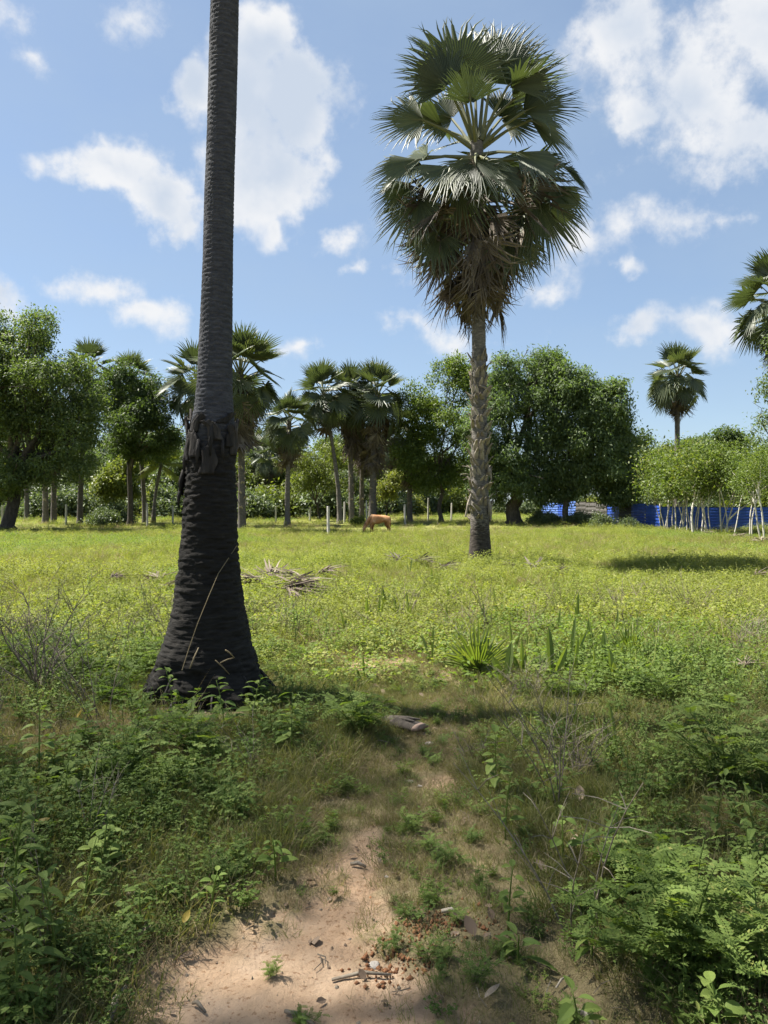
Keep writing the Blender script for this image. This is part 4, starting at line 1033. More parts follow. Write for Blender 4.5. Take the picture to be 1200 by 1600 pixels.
# ------------------------------------------------------------------ saplings of the living fence
def build_saplings():
    rng = random.Random(44); crowns = []
    for i in range(4):
        V, F = crown_np([(0, 0, 1.0, 1.0, .9, .8), (.6 * rng.uniform(.5, 1.3), 0, 1.75 * rng.uniform(.8, 1.2), .6, .6, .8), (-.6 * rng.uniform(.4, 1.2), .1, 1.5 * rng.uniform(.7, 1.3), .7, .7, .7), (rng.uniform(-1, 1), 0, .7, .8, .8, .45)], 120, 15, .14, .06, 60 + i, droop=.15, gap=.36, spread=.30, shell=.1, sub=3)
        crowns.append(mesh_np('crown', V, F, [M['young']]))
    spots = [(1032, 51), (1037, 50), (1042, 49.5), (1052, 49), (1058, 48.5), (1062, 48), (1067, 47.5), (1072, 46.5), (1082, 44), (1087, 47), (1091, 46.5), (1098, 45.5), (1101, 45), (1105, 44.5), (1109, 44), (1126, 44.5), (1129, 44), (1134, 44), (1138, 43.5), (1146, 42), (1170, 41), (1174, 40.5), (1190, 36), (1197, 35), (1040, 52), (1066, 49), (1078, 48)]
    for k, (x, d) in enumerate(spots):
        b = base(x, d, -.05); H = rng.uniform(1.75, 2.35); lean = Vector((rng.uniform(-.3, .3), rng.uniform(-.2, .2), 0)); lb = 'pale straight sapling stem left of the thickest stem of the leafy row'; cv = 0
        r = rng.uniform(.024, .044)
        if x == 1082: lb = 'thickest pale sapling stem of the leafy row, standing forward'; r = .07; lean = Vector((.02, 0, 0))
        elif x in (1126, 1129, 1134, 1138, 1146): lb = 'leaning forked pale sapling right of the straight stems'; lean = Vector((rng.uniform(.2, .7) * (1 if k % 2 else -1) + .2, 0, 0)); H += .6
        elif x in (1170, 1174): lb = 'crooked thin pale sapling near the dead leaf heap'; lean = Vector((.25, 0, 0)); H -= .2
        elif x >= 1190: lb = 'tall thin pale sapling nearest the right edge of the photo' if x > 1193 else 'tall thin pale sapling second from the right edge of the photo'; lean = Vector((-.45, 0, 0)); H += .3
        elif x > 1082 and x < 1126: lb = 'pale straight sapling stem right of the thickest stem of the leafy row'
        elif x < 1045: lb = 'pale sapling stem in the tight bunch next to the bright blue sheet'
        t = thing('sapling', lb, 'sapling', b, 'pale saplings in a leafy row'); mb = MB()
        pts = [Vector((lean.x * q ** 1.3 + .05 * math.sin(q * 5 + k), lean.y * q, H * q)) for q in np.linspace(0, 1, 8)]
        mb.tube(pts, [r * (1.15 - .35 * q) for q in np.linspace(0, 1, 8)], 7); put('stem', mb.mesh('stem', [M['sapling_bark']], True), t)
        for _ in range(4):
            mb = MB(); e = pts[-1] + Vector((rng.gauss(0, .5), rng.gauss(0, .4), rng.uniform(.5, 1.4))); s0 = pts[-1 - rng.randrange(2)]
            mb.tube(limb_pts(s0, e, rng, .1, 4), [r * .55 * (1 - .18 * i) for i in range(5)], 5); put('branch', mb.mesh('branch', [M['sapling_bark']], True), t)
        put('crown', crowns[k % 4], t, pts[-1] + Vector((0, 0, .02)), (0, 0, rng.uniform(0, 6)), rng.uniform(1.0, 1.5) if x < 1120 else rng.uniform(.7, 1.05))
    b = base(1138, 43); mb = MB(); p = px(1139, 812, 43); e = px(1168, 788, 43); mb.tube([p, p.lerp(e, .5) + Vector((0, 0, .08)), e], [.045, .04, .03], 7)
    tag(put('dead_branch', mb.mesh('dead_branch', [M['sapling_bark']], True)), 'pale bare branch slanting up between the forked saplings', 'branch')
    # taller open trees behind the row
    for (x, d, tp, lb, sd) in ((1045, 62, 690, 'thin airy tree beside the slender fan palm stem', 71), (1095, 60, 700, 'low green tree behind the row of saplings', 72), (1130, 62, 722, 'leafy green tree behind the forked saplings', 73)):
        b = base(x, d); h = px(x, tp, d).z - b.z
        tree('small_tree', lb, None, b, [(0, 0, h * .8, 1.2, 1.2, h * .17), (.8, 0, h * .62, 1.1, 1.1, .9), (-.8, 0, h * .6, 1.1, 1.1, .9), (.2, 0, h * .45, 1.6, 1.3, .8)], (0, 0, h * .4), .08, 'pale' if sd == 71 else 'broad', 300 if sd > 71 else 170, 18, .17, .08, sd, gap=.45 if sd == 71 else .3, nlimb=3)


build_saplings()


# ------------------------------------------------------------------ cow
def build_cow():
    d = 46.5; b = base(592, d, -.03)
    t = thing('cow', 'tan grazing cow with its head down facing left in the sunlit grass', 'cow', b)
    m, N, L, P = mat('cow_hide')
    tc = N.new('ShaderNodeTexCoord'); n = N.new('ShaderNodeTexNoise'); n.inputs['Scale'].default_value = 2.5; n.inputs['Detail'].default_value = 4; L.new(tc.outputs['Object'], n.inputs['Vector'])
    r = ramp(N, [(.34, (.24, .10, .032)), (.52, (.40, .185, .065)), (.66, (.55, .33, .17))]); L.new(n.outputs['Fac'], r.inputs[0])
    L.new(r.outputs[0], P.inputs['Base Color']); P.inputs['Roughness'].default_value = .65
    J = [((.50, 0, .93), .17, None), ((.30, 0, .93), .215, 0), ((0, 0, .86), .265, 1), ((-.26, 0, .89), .25, 2), ((-.42, 0, 1.0), .19, 3),
         ((-.60, 0, .84), .155, 4), ((-.74, 0, .60), .125, 5), ((-.83, 0, .42), .125, 6), ((-.90, 0, .27), .09, 7), ((-.94, 0, .17), .075, 8)]
    for (s, fx, bx) in ((1, .02, .0), (-1, -.10, .10)):   # fore and hind legs of both sides, a little out of step
        k = len(J)
        J += [((-.36 + fx, s * .13, .68), .12, 3), ((-.37 + fx, s * .13, .42), .062, k), ((-.38 + fx, s * .13, .38), .058, k + 1), ((-.39 + fx, s * .13, .10), .042, k + 2), ((-.41 + fx, s * .13, .02), .055, k + 3)]
        k = len(J)
        J += [((.46 + bx, s * .12, .70), .145, 0), ((.42 + bx, s * .13, .54), .10, k), ((.55 + bx, s * .13, .36), .055, k + 1), ((.53 + bx, s * .13, .10), .042, k + 2), ((.51 + bx, s * .13, .02), .055, k + 3)]
    k = len(J)
    J += [((.63, 0, 1.0), .05, 0), ((.70, 0, .86), .03, k), ((.70, 0, .60), .022, k + 1), ((.69, 0, .44), .045, k + 2)]
    me = bpy.data.meshes.new('body'); me.from_pydata([j[0] for j in J], [(j[2], i) for i, j in enumerate(J) if j[2] is not None], []); me.materials.append(m)
    o = put('body', me, t); sk = o.modifiers.new('skin', 'SKIN'); sk.use_smooth_shade = True
    for i, j in enumerate(J): me.skin_vertices[0].data[i].radius = (j[1], j[1] * (1.12 if i < 5 else 1))
    me.skin_vertices[0].data[0].use_root = True
    o.modifiers.new('sub', 'SUBSURF').levels = 2; o.modifiers['sub'].render_levels = 2
    dg = bpy.context.evaluated_depsgraph_get(); dg.update(); m2 = bpy.data.meshes.new_from_object(o.evaluated_get(dg)); o.modifiers.clear(); o.data = m2
    for s in (-1, 1):
        mb = MB(); mb.leaf((-.79, s * .09, .52), (.1, s, -.1), (-1, 0, .3), .17, .10, 0, .3, .1); put('ear', mb.mesh('ear', [m]), t)
        mb = MB(); mb.tube([(-.78, s * .06, .55), (-.80, s * .12, .62), (-.86, s * .13, .68)], [.022, .017, .005], 6); hm, _, _, hp = mat('horn'); hp.inputs['Base Color'].default_value = (.12, .1, .08, 1); put('horn', mb.mesh('horn', [hm], True), t)
        mb = MB(); mb.tube([(-.86, s * .085, .40), (-.862, s * .1, .40)], [.018, .012], 6); em, _, _, ep = mat('eye'); ep.inputs['Base Color'].default_value = (.01, .01, .01, 1); put('eye', mb.mesh('eye', [em]), t)
    t.rotation_euler = (0, 0, .06); t.scale = (1.02,) * 3


build_cow()


# ------------------------------------------------------------------ ground cover
def gn_instancer(name, protos, pts, rots, scl, idx, label, cat):
    c = bpy.data.collections.new(name + '_kinds')
    for i, me in enumerate(protos):
        c.objects.link(bpy.data.objects.new('%s_kind_%02d' % (name, i), me))
    me = bpy.data.meshes.new(name); n = len(pts); me.vertices.add(n); me.vertices.foreach_set('co', np.asarray(pts, np.float32).ravel())
    a = me.attributes.new('rot', 'FLOAT_VECTOR', 'POINT'); a.data.foreach_set('vector', np.asarray(rots, np.float32).ravel())
    a = me.attributes.new('scl', 'FLOAT', 'POINT'); a.data.foreach_set('value', np.asarray(scl, np.float32))
    a = me.attributes.new('idx', 'INT', 'POINT'); a.data.foreach_set('value', np.asarray(idx, np.int32))
    o = put(name, me); ng = bpy.data.node_groups.new(name, 'GeometryNodeTree')
    ng.interface.new_socket('Geometry', in_out='INPUT', socket_type='NodeSocketGeometry'); ng.interface.new_socket('Geometry', in_out='OUTPUT', socket_type='NodeSocketGeometry')
    N = ng.nodes; L = ng.links; gi = N.new('NodeGroupInput'); go = N.new('NodeGroupOutput')
    ci = N.new('GeometryNodeCollectionInfo'); ci.inputs['Collection'].default_value = c; ci.inputs['Separate Children'].default_value = True; ci.inputs['Reset Children'].default_value = True
    ip = N.new('GeometryNodeInstanceOnPoints'); ip.inputs['Pick Instance'].default_value = True

    def na(nm, ty):
        q = N.new('GeometryNodeInputNamedAttribute'); q.data_type = ty; q.inputs['Name'].default_value = nm; return q.outputs[0]
    er = N.new('FunctionNodeEulerToRotation'); L.new(na('rot', 'FLOAT_VECTOR'), er.inputs[0])
    L.new(gi.outputs[0], ip.inputs['Points']); L.new(ci.outputs[0], ip.inputs['Instance']); L.new(na('idx', 'INT'), ip.inputs['Instance Index'])
    L.new(er.outputs[0], ip.inputs['Rotation']); L.new(na('scl', 'FLOAT'), ip.inputs['Scale']); L.new(ip.outputs[0], go.inputs[0])
    md = o.modifiers.new('scatter', 'NODES'); md.node_group = ng
    tag(o, label, None, None, 'stuff'); return o


def proto_grass(seed, n, h0, h1, w, mt, rad, droop=(.1, .6), up=1.0):
    random.seed(seed); mb = MB()
    for _ in range(n):
        a = random.uniform(0, 6.28); r = rad * math.sqrt(random.random())
        a2 = a + random.gauss(0, .9); sp = random.uniform(.05, .7) / up
        mb.blade((math.cos(a) * r, math.sin(a) * r, -.01), (math.cos(a2) * sp, math.sin(a2) * sp, 1), random.uniform(h0, h1), w * random.uniform(.7, 1.3), random.uniform(*droop), 0, 3)
    return mb.mesh('grass_clump', [M[mt]])


def stems(seed, n, rad, h0, h1, lean):
    random.seed(seed); out = []
    for _ in range(n):
        a = random.uniform(0, 6.28); r = rad * math.sqrt(random.random()) * .5; h = random.uniform(h0, h1); a2 = a + random.gauss(0, .6); l = random.uniform(.1, lean) * h
        out.append([Vector((math.cos(a) * r + math.cos(a2) * l * q ** 1.3, math.sin(a) * r + math.sin(a2) * l * q ** 1.3, h * q * (1 - .15 * q))) for q in np.linspace(0, 1, 6)])
    return out


def proto_herb(seed, n, rad, h0, h1, nl, LL, W, mt, lean=.7, st=1, up=.25):
    mb = MB()
    for pts in stems(seed, n, rad, h0, h1, lean):
        mb.tube(pts, [.0028 * (1.2 - .7 * i / 5) for i in range(6)], 3, 0, False)
        for j in range(nl):
            q = .15 + .85 * (j + random.random() * .5) / nl; i = min(4, int(q * 5)); p = pts[i].lerp(pts[i + 1], q * 5 - i)
            a = j * 2.4 + random.uniform(-.4, .4); s = random.uniform(.6, 1.2) * (1.15 - .45 * q)
            mb.leaf(p, (math.cos(a), math.sin(a), up + random.uniform(-.35, .35)), (random.uniform(-.3, .3), random.uniform(-.3, .3), 1), LL * s, W * s, 0, .25, .25, st)
    return mb.mesh('herb', [M[mt]])


def proto_trifoliate(seed, n, rad, h0, h1, nl, LL, W, mt):
    mb = MB()
    for pts in stems(seed, n, rad, h0, h1, .8):
        mb.tube(pts, [.0028 * (1.2 - .7 * i / 5) for i in range(6)], 3, 0, False)
        for j in range(nl):
            q = .2 + .8 * (j + random.random() * .4) / nl; i = min(4, int(q * 5)); p = pts[i].lerp(pts[i + 1], q * 5 - i)
            a = j * 2.4 + random.uniform(-.4, .4); e = p + Vector((math.cos(a), math.sin(a), .35)) * LL * .9; mb.tube([p, e], .0012, 3, 0, False)
            for b_ in (-1.0, 0, 1.0):
                mb.leaf(e, (math.cos(a + b_), math.sin(a + b_), .1 + random.uniform(-.3, .2)), (random.uniform(-.3, .3), random.uniform(-.3, .3), 1), LL * random.uniform(.8, 1.1), W, 0, .2, .2, 1)
    return mb.mesh('trifoliate_weed', [M[mt]])


def pinnate(mb, p, d, L, npair, ll, lw, m=0, droop=.3):
    d = Vector(d).normalized(); h = Vector((d.x, d.y, 0)); side = d.cross(Vector((0, 0, 1))); side = side.normalized() if side.length > 1e-4 else Vector((1, 0, 0)); up = side.cross(d)
    pts = [p + d * (L * q) - Vector((0, 0, droop * L * q * q)) for q in np.linspace(0, 1, 6)]
    mb.tube(pts, [.0018 * (1.1 - .15 * i) for i in range(6)], 3, m, False)
    for j in range(npair):
        q = .12 + .86 * j / npair; i = min(4, int(q * 5)); c = pts[i].lerp(pts[i + 1], q * 5 - i)
        for s in (-1, 1):
            mb.leaf(c, d * .35 + side * s + up * random.uniform(-.1, .25), up, ll * random.uniform(.85, 1.1) * (1 - .25 * abs(q - .5)), lw, m, .15, .15, 1)
    mb.leaf(pts[-1], d, up, ll, lw, m, .15, .2, 1)


def proto_pinnate(seed, n, rad, h0, h1, nl, mt):
    mb = MB()
    for pts in stems(seed, n, rad, h0, h1, .7):
        mb.tube(pts, [.0035 * (1.2 - .7 * i / 5) for i in range(6)], 4, 0, False)
        for j in range(nl):
            q = .2 + .8 * (j + random.random() * .4) / nl; i = min(4, int(q * 5)); p = pts[i].lerp(pts[i + 1], q * 5 - i); a = j * 2.4 + random.uniform(-.4, .4)
            pinnate(mb, p, (math.cos(a), math.sin(a), .45), random.uniform(.08, .13), 6, .026, .012)
    return mb.mesh('pinnate_weed', [M[mt]])


def proto_twig(seed, n, rad, h0, h1, mt):
    mb = MB()
    for pts in stems(seed, n, rad, h0, h1, .9):
        mb.tube(pts, [.003 * (1.2 - .8 * i / 5) for i in range(6)], 4, 0, False)
        for j in range(6):
            i = random.randint(1, 4); p = pts[i]; e = p + Vector((random.gauss(0, 1), random.gauss(0, 1), random.uniform(0, 1.4))).normalized() * random.uniform(.06, .22)
            mb.tube([p, p.lerp(e, .5) + Vector((0, 0, .01)), e], [.0018, .0014, .0008], 3, 0, False)
    return mb.mesh('twigs', [M[mt]])


def proto_mat(seed, n, rad, h, LL, W, mt, hi=1.0):
    """a low cushion of leaves of the open field"""
    random.seed(seed); mb = MB()
    for _ in range(n):
        a = random.uniform(0, 6.28); r = rad * math.sqrt(random.random()); z = h * random.random() ** .7 * (1 - .6 * (r / rad) ** 2) * hi
        a2 = random.uniform(0, 6.28); s = random.uniform(.6, 1.3)
        mb.leaf((math.cos(a) * r, math.sin(a) * r, z), (math.cos(a2), math.sin(a2), random.uniform(-.1, .9)), (random.gauss(0, .5), random.gauss(0, .5), 1), LL * s, W * s, 0, .25, .2, 1)
    return mb.mesh('field_clump', [M[mt]])


def samp(rg, n, y0, y1, half=.60, pad=1.2, power=1.0):
    """points spread over the wedge in view, y by area (power>1 pulls them nearer)"""
    u = rg.random(n) ** power; yy = np.sqrt(y0 * y0 + (y1 * y1 - y0 * y0) * u); xx = (rg.random(n) * 2 - 1) * (half * yy + pad)
    return xx, yy


def build_cover():
    rg = np.random.default_rng(8)

    def emit(name, protos, x, y, s, idx, label, cat, tilt=.12, dz=0):
        z = gz(x, y) + dz; n = len(x); rots = np.stack([rg.normal(0, tilt, n), rg.normal(0, tilt, n), rg.random(n) * 6.283], 1)
        gn_instancer(name, protos, np.stack([x, y, z], 1), rots, s, idx, label, cat)
    clear = lambda x, y: (np.hypot((x + 1.42) / .44, (y - 6.45) / .44) > 1) & (np.hypot((x + 1.38) / .40, (y - 6.0) / .42) > 1)   # foot of the near palm

    # short grass of the shaded ground and the path
    pr = [proto_grass(i, 46, .06, .2, .0042, 'grass', .13) for i in range(3)] + [proto_grass(10 + i, 40, .10, .30, .0036, 'grass', .13, (.2, .9)) for i in range(2)] + [proto_grass(20 + i, 34, .08, .26, .003, 'straw', .13, (.2, 1.0)) for i in range(2)]
    x, y = samp(rg, 30000, 1.5, 10.5, power=1.2)
    y2 = 3.1 + 5.2 * rg.random(5000); x2 = np.interp(y2, TY, TX) + rg.normal(0, .42, 5000); x = np.concatenate([x, x2]); y = np.concatenate([y, y2])
    s = sand_mask(x, y); tr = trail_mask(x, y); dens = (1 - s * .97) * (.6 + .4 * (fbm(x * 1.4, y * 1.4, None, 31, 3))) * (1 - .18 * tr)
    dens = np.where((s > .25) & (x > -.1), np.maximum(dens, .30), dens)
    k = (rg.random(len(x)) < dens) & clear(x, y); x, y, tr = x[k], y[k], tr[k]
    dry = fbm(x * .9, y * .9, None, 33, 3) + tr * .25 + .12 * sstep(3.4, 2.2, y)
    idx = np.where(rg.random(len(x)) < np.clip((dry - .52) * 2.6, .05, .60), rg.integers(5, 7, len(x)), rg.integers(0, 5, len(x)))
    emit('grass', pr, x, y, (.45 + .6 * rg.random(len(x))) * (1 - .50 * tr), idx, 'short green and straw grass in the shade on both sides of the path', 'grass')

    # leafy weeds of the shaded ground
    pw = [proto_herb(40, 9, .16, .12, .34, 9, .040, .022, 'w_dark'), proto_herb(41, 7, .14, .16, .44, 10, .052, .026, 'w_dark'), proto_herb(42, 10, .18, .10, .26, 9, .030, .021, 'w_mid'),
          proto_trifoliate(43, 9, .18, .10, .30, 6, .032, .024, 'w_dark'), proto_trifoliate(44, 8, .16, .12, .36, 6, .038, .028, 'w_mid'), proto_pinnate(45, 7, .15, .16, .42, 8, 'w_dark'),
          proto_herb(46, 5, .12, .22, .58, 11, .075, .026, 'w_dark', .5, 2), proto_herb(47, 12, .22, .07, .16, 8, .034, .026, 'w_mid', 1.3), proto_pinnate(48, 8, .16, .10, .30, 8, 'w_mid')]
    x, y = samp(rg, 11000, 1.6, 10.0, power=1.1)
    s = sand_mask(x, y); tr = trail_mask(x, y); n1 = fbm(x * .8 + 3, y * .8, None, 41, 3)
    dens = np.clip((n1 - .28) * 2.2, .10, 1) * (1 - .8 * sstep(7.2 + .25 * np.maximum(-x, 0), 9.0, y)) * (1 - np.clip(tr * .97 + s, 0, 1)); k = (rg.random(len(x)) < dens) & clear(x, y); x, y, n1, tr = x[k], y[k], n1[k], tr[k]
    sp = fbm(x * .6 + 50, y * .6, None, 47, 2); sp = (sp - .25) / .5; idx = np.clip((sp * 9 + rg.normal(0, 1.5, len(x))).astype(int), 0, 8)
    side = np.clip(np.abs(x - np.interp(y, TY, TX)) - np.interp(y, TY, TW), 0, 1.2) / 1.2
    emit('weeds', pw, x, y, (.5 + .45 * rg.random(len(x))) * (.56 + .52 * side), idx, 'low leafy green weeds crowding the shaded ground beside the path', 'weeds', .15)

    y = 2.2 + 5.6 * rg.random(420); x = np.interp(y, TY, TX) + rg.normal(0, .42, 420); k = rg.random(420) < .8 * (1 - sand_mask(x, y)) + .06; x, y = x[k], y[k]
    emit('path_weeds', pw, x, y, .16 + .20 * rg.random(len(x)), rg.choice([2, 3, 5, 7, 7, 8], len(x)), 'tiny creeping weeds among the trodden grass of the path', 'weeds', .2)
    # dry twigs and stalks
    pt = [proto_twig(60, 7, .2, .2, .5, 'twig'), proto_twig(61, 5, .16, .3, .75, 'twig'), proto_grass(62, 16, .3, .7, .003, 'straw', .14, (.1, .5), 1.6)]
    x, y = samp(rg, 900, 2.0, 13); dens = .18 + .75 * sstep(-1.2, -2.2, x) * sstep(4.0, 6, y) * sstep(10.5, 8.5, y) + .2 * sstep(7, 9, y)
    k = (rg.random(len(x)) < dens * (1 - trail_mask(x, y)) * (1 - sand_mask(x, y))) & clear(x, y); x, y = x[k], y[k]
    emit('dry_stalks', pt, x, y, .6 + .6 * rg.random(len(x)), rg.integers(0, 3, len(x)), 'thin bare twigs and dry stalks standing among the weeds', 'dry stalks')

    # sunlit field
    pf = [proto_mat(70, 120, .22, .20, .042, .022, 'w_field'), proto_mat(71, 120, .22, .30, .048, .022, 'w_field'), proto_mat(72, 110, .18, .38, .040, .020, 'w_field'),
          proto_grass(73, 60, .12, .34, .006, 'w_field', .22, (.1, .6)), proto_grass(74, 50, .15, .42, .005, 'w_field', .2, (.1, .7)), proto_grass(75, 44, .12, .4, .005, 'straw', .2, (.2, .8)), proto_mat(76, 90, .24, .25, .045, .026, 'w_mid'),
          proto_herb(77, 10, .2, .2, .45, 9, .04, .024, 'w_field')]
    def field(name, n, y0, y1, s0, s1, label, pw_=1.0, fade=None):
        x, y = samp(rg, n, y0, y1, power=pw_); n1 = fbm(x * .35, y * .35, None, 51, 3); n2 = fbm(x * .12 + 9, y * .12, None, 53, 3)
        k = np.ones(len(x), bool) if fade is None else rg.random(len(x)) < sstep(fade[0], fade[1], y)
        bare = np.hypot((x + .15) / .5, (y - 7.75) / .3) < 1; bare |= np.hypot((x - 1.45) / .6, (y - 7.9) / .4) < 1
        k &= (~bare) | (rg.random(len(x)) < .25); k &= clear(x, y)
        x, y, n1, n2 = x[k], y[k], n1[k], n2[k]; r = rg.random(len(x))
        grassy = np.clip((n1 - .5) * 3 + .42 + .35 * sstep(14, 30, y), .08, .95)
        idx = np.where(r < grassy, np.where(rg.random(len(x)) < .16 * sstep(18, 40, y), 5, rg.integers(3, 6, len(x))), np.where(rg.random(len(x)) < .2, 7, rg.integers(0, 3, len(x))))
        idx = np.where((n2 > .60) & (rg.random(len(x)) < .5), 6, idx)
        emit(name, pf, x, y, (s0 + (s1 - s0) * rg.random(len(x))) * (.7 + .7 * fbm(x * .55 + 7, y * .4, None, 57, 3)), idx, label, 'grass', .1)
    field('field_grass', 9500, 6.3, 22, .5, 1.25, 'sunlit yellow-green weeds and grass of the near part of the field', 1.0, (6.4, 8.2))
    field('field_grass', 12000, 20, 48, .85, 1.35, 'sunlit yellow-green grass of the middle of the field')
    field('field_grass', 9000, 46, 112, 1.0, 1.7, 'pale grass at the far side of the field among the tree trunks', 1.15)

    # litter on the sand
    pl = []
    for i in range(4):
        random.seed(80 + i); mb = MB(); mb.leaf((0, 0, .006), (1, 0, .1), (random.gauss(0, .4), random.gauss(0, .4), 1), random.uniform(.03, .06), random.uniform(.014, .028), 0, .35, -.15, 2); pl.append(mb.mesh('dead_leaf', [M['litter']]))
    for i in range(3):
        random.seed(90 + i); mb = MB(); L = random.uniform(.05, .16); mb.tube([(0, 0, .004), (L * .5, .01, .007), (L, -.006, .004)], [.0022, .002, .0014], 4); pl.append(mb.mesh('stick', [M['twig']]))
    x, y = samp(rg, 3000, 1.6, 8); k = rg.random(len(x)) < .25 + .35 * np.clip(sand_mask(x, y) * .6 + trail_mask(x, y), 0, 1); x, y = x[k], y[k]
    emit('leaf_litter', pl, x, y, .6 + .8 * rg.random(len(x)), rg.integers(0, 7, len(x)), 'small dead leaves and stick bits scattered over the path', 'leaf litter', .25, .004)
    pc = []
    for i in range(4):
        random.seed(100 + i); mb = MB(); s = .008; vs = [Vector((random.gauss(0, .2) * s + a * s, b_ * s * random.uniform(.7, 1.2), c * s * random.uniform(.5, 1))) for (a, b_, c) in ((1, 0, 0), (-1, 0, 0), (0, 1, 0), (0, -1, 0), (0, 0, 1), (0, 0, -.6))]
        mb.add(vs, [(0, 2, 4), (2, 1, 4), (1, 3, 4), (3, 0, 4), (2, 0, 5), (1, 2, 5), (3, 1, 5), (0, 3, 5)]); pc.append(mb.mesh('crumb', [M['litter'] if i < 2 else M['twig']]))
    x, y = samp(rg, 5000, 1.6, 4.4); k = rg.random(len(x)) < .5 * sand_mask(x, y); x, y = x[k], y[k]
    emit('soil_crumbs', pc, x, y, .3 + .9 * rg.random(len(x)) ** 2, rg.integers(0, 4, len(x)), 'dark soil crumbs and droppings strewn over the bare sand', 'crumbs', .5, .002)


build_cover()


# ------------------------------------------------------------------ palm seedlings, taller weeds, bushes, debris
def build_seedlings():
    rng = random.Random(15)
    # x, y (foot), height px, kind: s strap leaf, f small fan, p pleated pair
    L = [(745, 1062, 66, 'f', 'low fan-leaved palm seedling, widest of all, right of the path'), (675, 1044, 46, 's', 'narrow strap-leaved seedling standing alone left of the wide fan seedling'),
         (790, 1080, 52, 'b', 'broad dark strap-leaved seedling right of the wide fan seedling'), (862, 1070, 62, 'p', 'seedling with two broad blades leaning apart on the shade edge'), (890, 1045, 58, 's', 'upright narrow seedling blade right of the two-bladed one'),
         (902, 985, 44, 's', 'tall thin seedling blade standing out in the sunlit weeds'), (982, 1030, 44, 'f', 'narrow fan-leaved palm seedling at the right'), (908, 1040, 38, 'b', 'pale broad seedling blade left of the narrow fan'), (945, 1046, 44, 'b', 'grey-green seedling blade close to the narrow fan'),
         (957, 1075, 42, 'b', 'dark short seedling blade below the narrow fan'), (965, 1185, 60, 's', 'dark seedling blade in the shade at the right'), (902, 1150, 40, 's', 'small upright seedling blade in the shade right of the path'), (570, 1070, 36, 's', 'bright strap seedling left of the path at the shade edge'),
         (572, 985, 34, 'p', 'pair of seedling blades nearest the dead frond heap'), (590, 985, 36, 's', 'seedling blade in the middle of the sunlit cluster'), (602, 962, 30, 'b', 'whitish seedling blade of the sunlit cluster'), (640, 985, 40, 's', 'tallest seedling blade of the sunlit cluster'), (618, 975, 28, 'p', 'short seedling pair of the sunlit cluster'),
         (640, 905, 22, 's', 'small far seedling left of the tall fan palm'), (672, 920, 22, 'p', 'small far seedling pair in front of the tall fan palm'), (697, 948, 26, 's', 'far seedling blade below the tall fan palm'), (774, 962, 32, 's', 'seedling blade right of the tall fan palm foot'), (846, 948, 22, 's', 'far small seedling blade at the right of the tall palm'),
         (800, 1030, 44, 's', 'thin seedling blade behind the broad dark one'), (825, 1030, 30, 's', 'slanting thin seedling blade between the broad ones'), (925, 1020, 40, 'p', 'seedling pair between the tall thin blade and the narrow fan'), (1027, 1060, 26, 'b', 'short seedling blade left of the dark columnar weed'),
         (872, 1000, 34, 's', 'thin seedling blade left of the tall thin one in the sun'), (895, 1062, 46, 'p', 'forked seedling between the two-bladed one and the pale broad one'), (930, 1068, 40, 's', 'narrow dark seedling blade below the pale broad one'), (965, 1000, 36, 's', 'narrow seedling blade behind the narrow fan'), (840, 1050, 40, 's', 'slim seedling blade left of the two broad leaning blades'),
         (815, 1062, 44, 'p', 'forked seedling right of the broad dark strap leaf'), (760, 985, 30, 's', 'small sunlit seedling blade above the wide fan'), (700, 985, 28, 's', 'small sunlit seedling blade left above the wide fan'), (540, 995, 28, 's', 'small seedling blade left of the sunlit cluster'), (1000, 985, 26, 's', 'small sunlit seedling blade right of the narrow fan')]
    for (x, y, h, kd, lb) in L:
        d = EYE * FOC / (y - HOR); b = base(x, d); s = h * d / FOC * (1.3 if kd == 'f' else 1.45)
        t = thing('palm_seedling', lb, 'seedling', b, 'palm seedlings in the field')
        if kd == 'f':
            for (az, ln) in ((.1, .1), (2.2, .5), (-1.3, .6)):
                mb = MB(); ax = Vector((math.cos(az) * ln, math.sin(az) * ln, 1)).normalized(); frond_mb(mb, (0, 0, 0), ax * s * .15, ax, (math.cos(az) * .2, -1, .3), s * (.95 if ln < .3 else .8), R(68 if x < 800 else 34), 18 if x < 800 else 10, .5, .02, rng, .15, .02, .006); put('leaf', mb.mesh('leaf', [M['seedling'], M['petiole']]), t)
        else:
            n = {'s': 2, 'b': 2, 'p': 3}[kd]; wd = {'s': .075, 'b': .17, 'p': .12}[kd]
            for i in range(n):
                az = rng.uniform(0, 6.28); ln = rng.uniform(.05, .22) if i == 0 else rng.uniform(.2, .55); mb = MB()
                mb.leaf((0, 0, 0), (math.cos(az) * ln, math.sin(az) * ln * .4, 1), (rng.uniform(-.5, .5), -1, 0), s * (1 if i == 0 else rng.uniform(.55, .85)), max(.018, s * wd), 0, .35, .06, 5, .6); put('leaf', mb.mesh('leaf', [M['seedling']]), t)


build_seedlings()


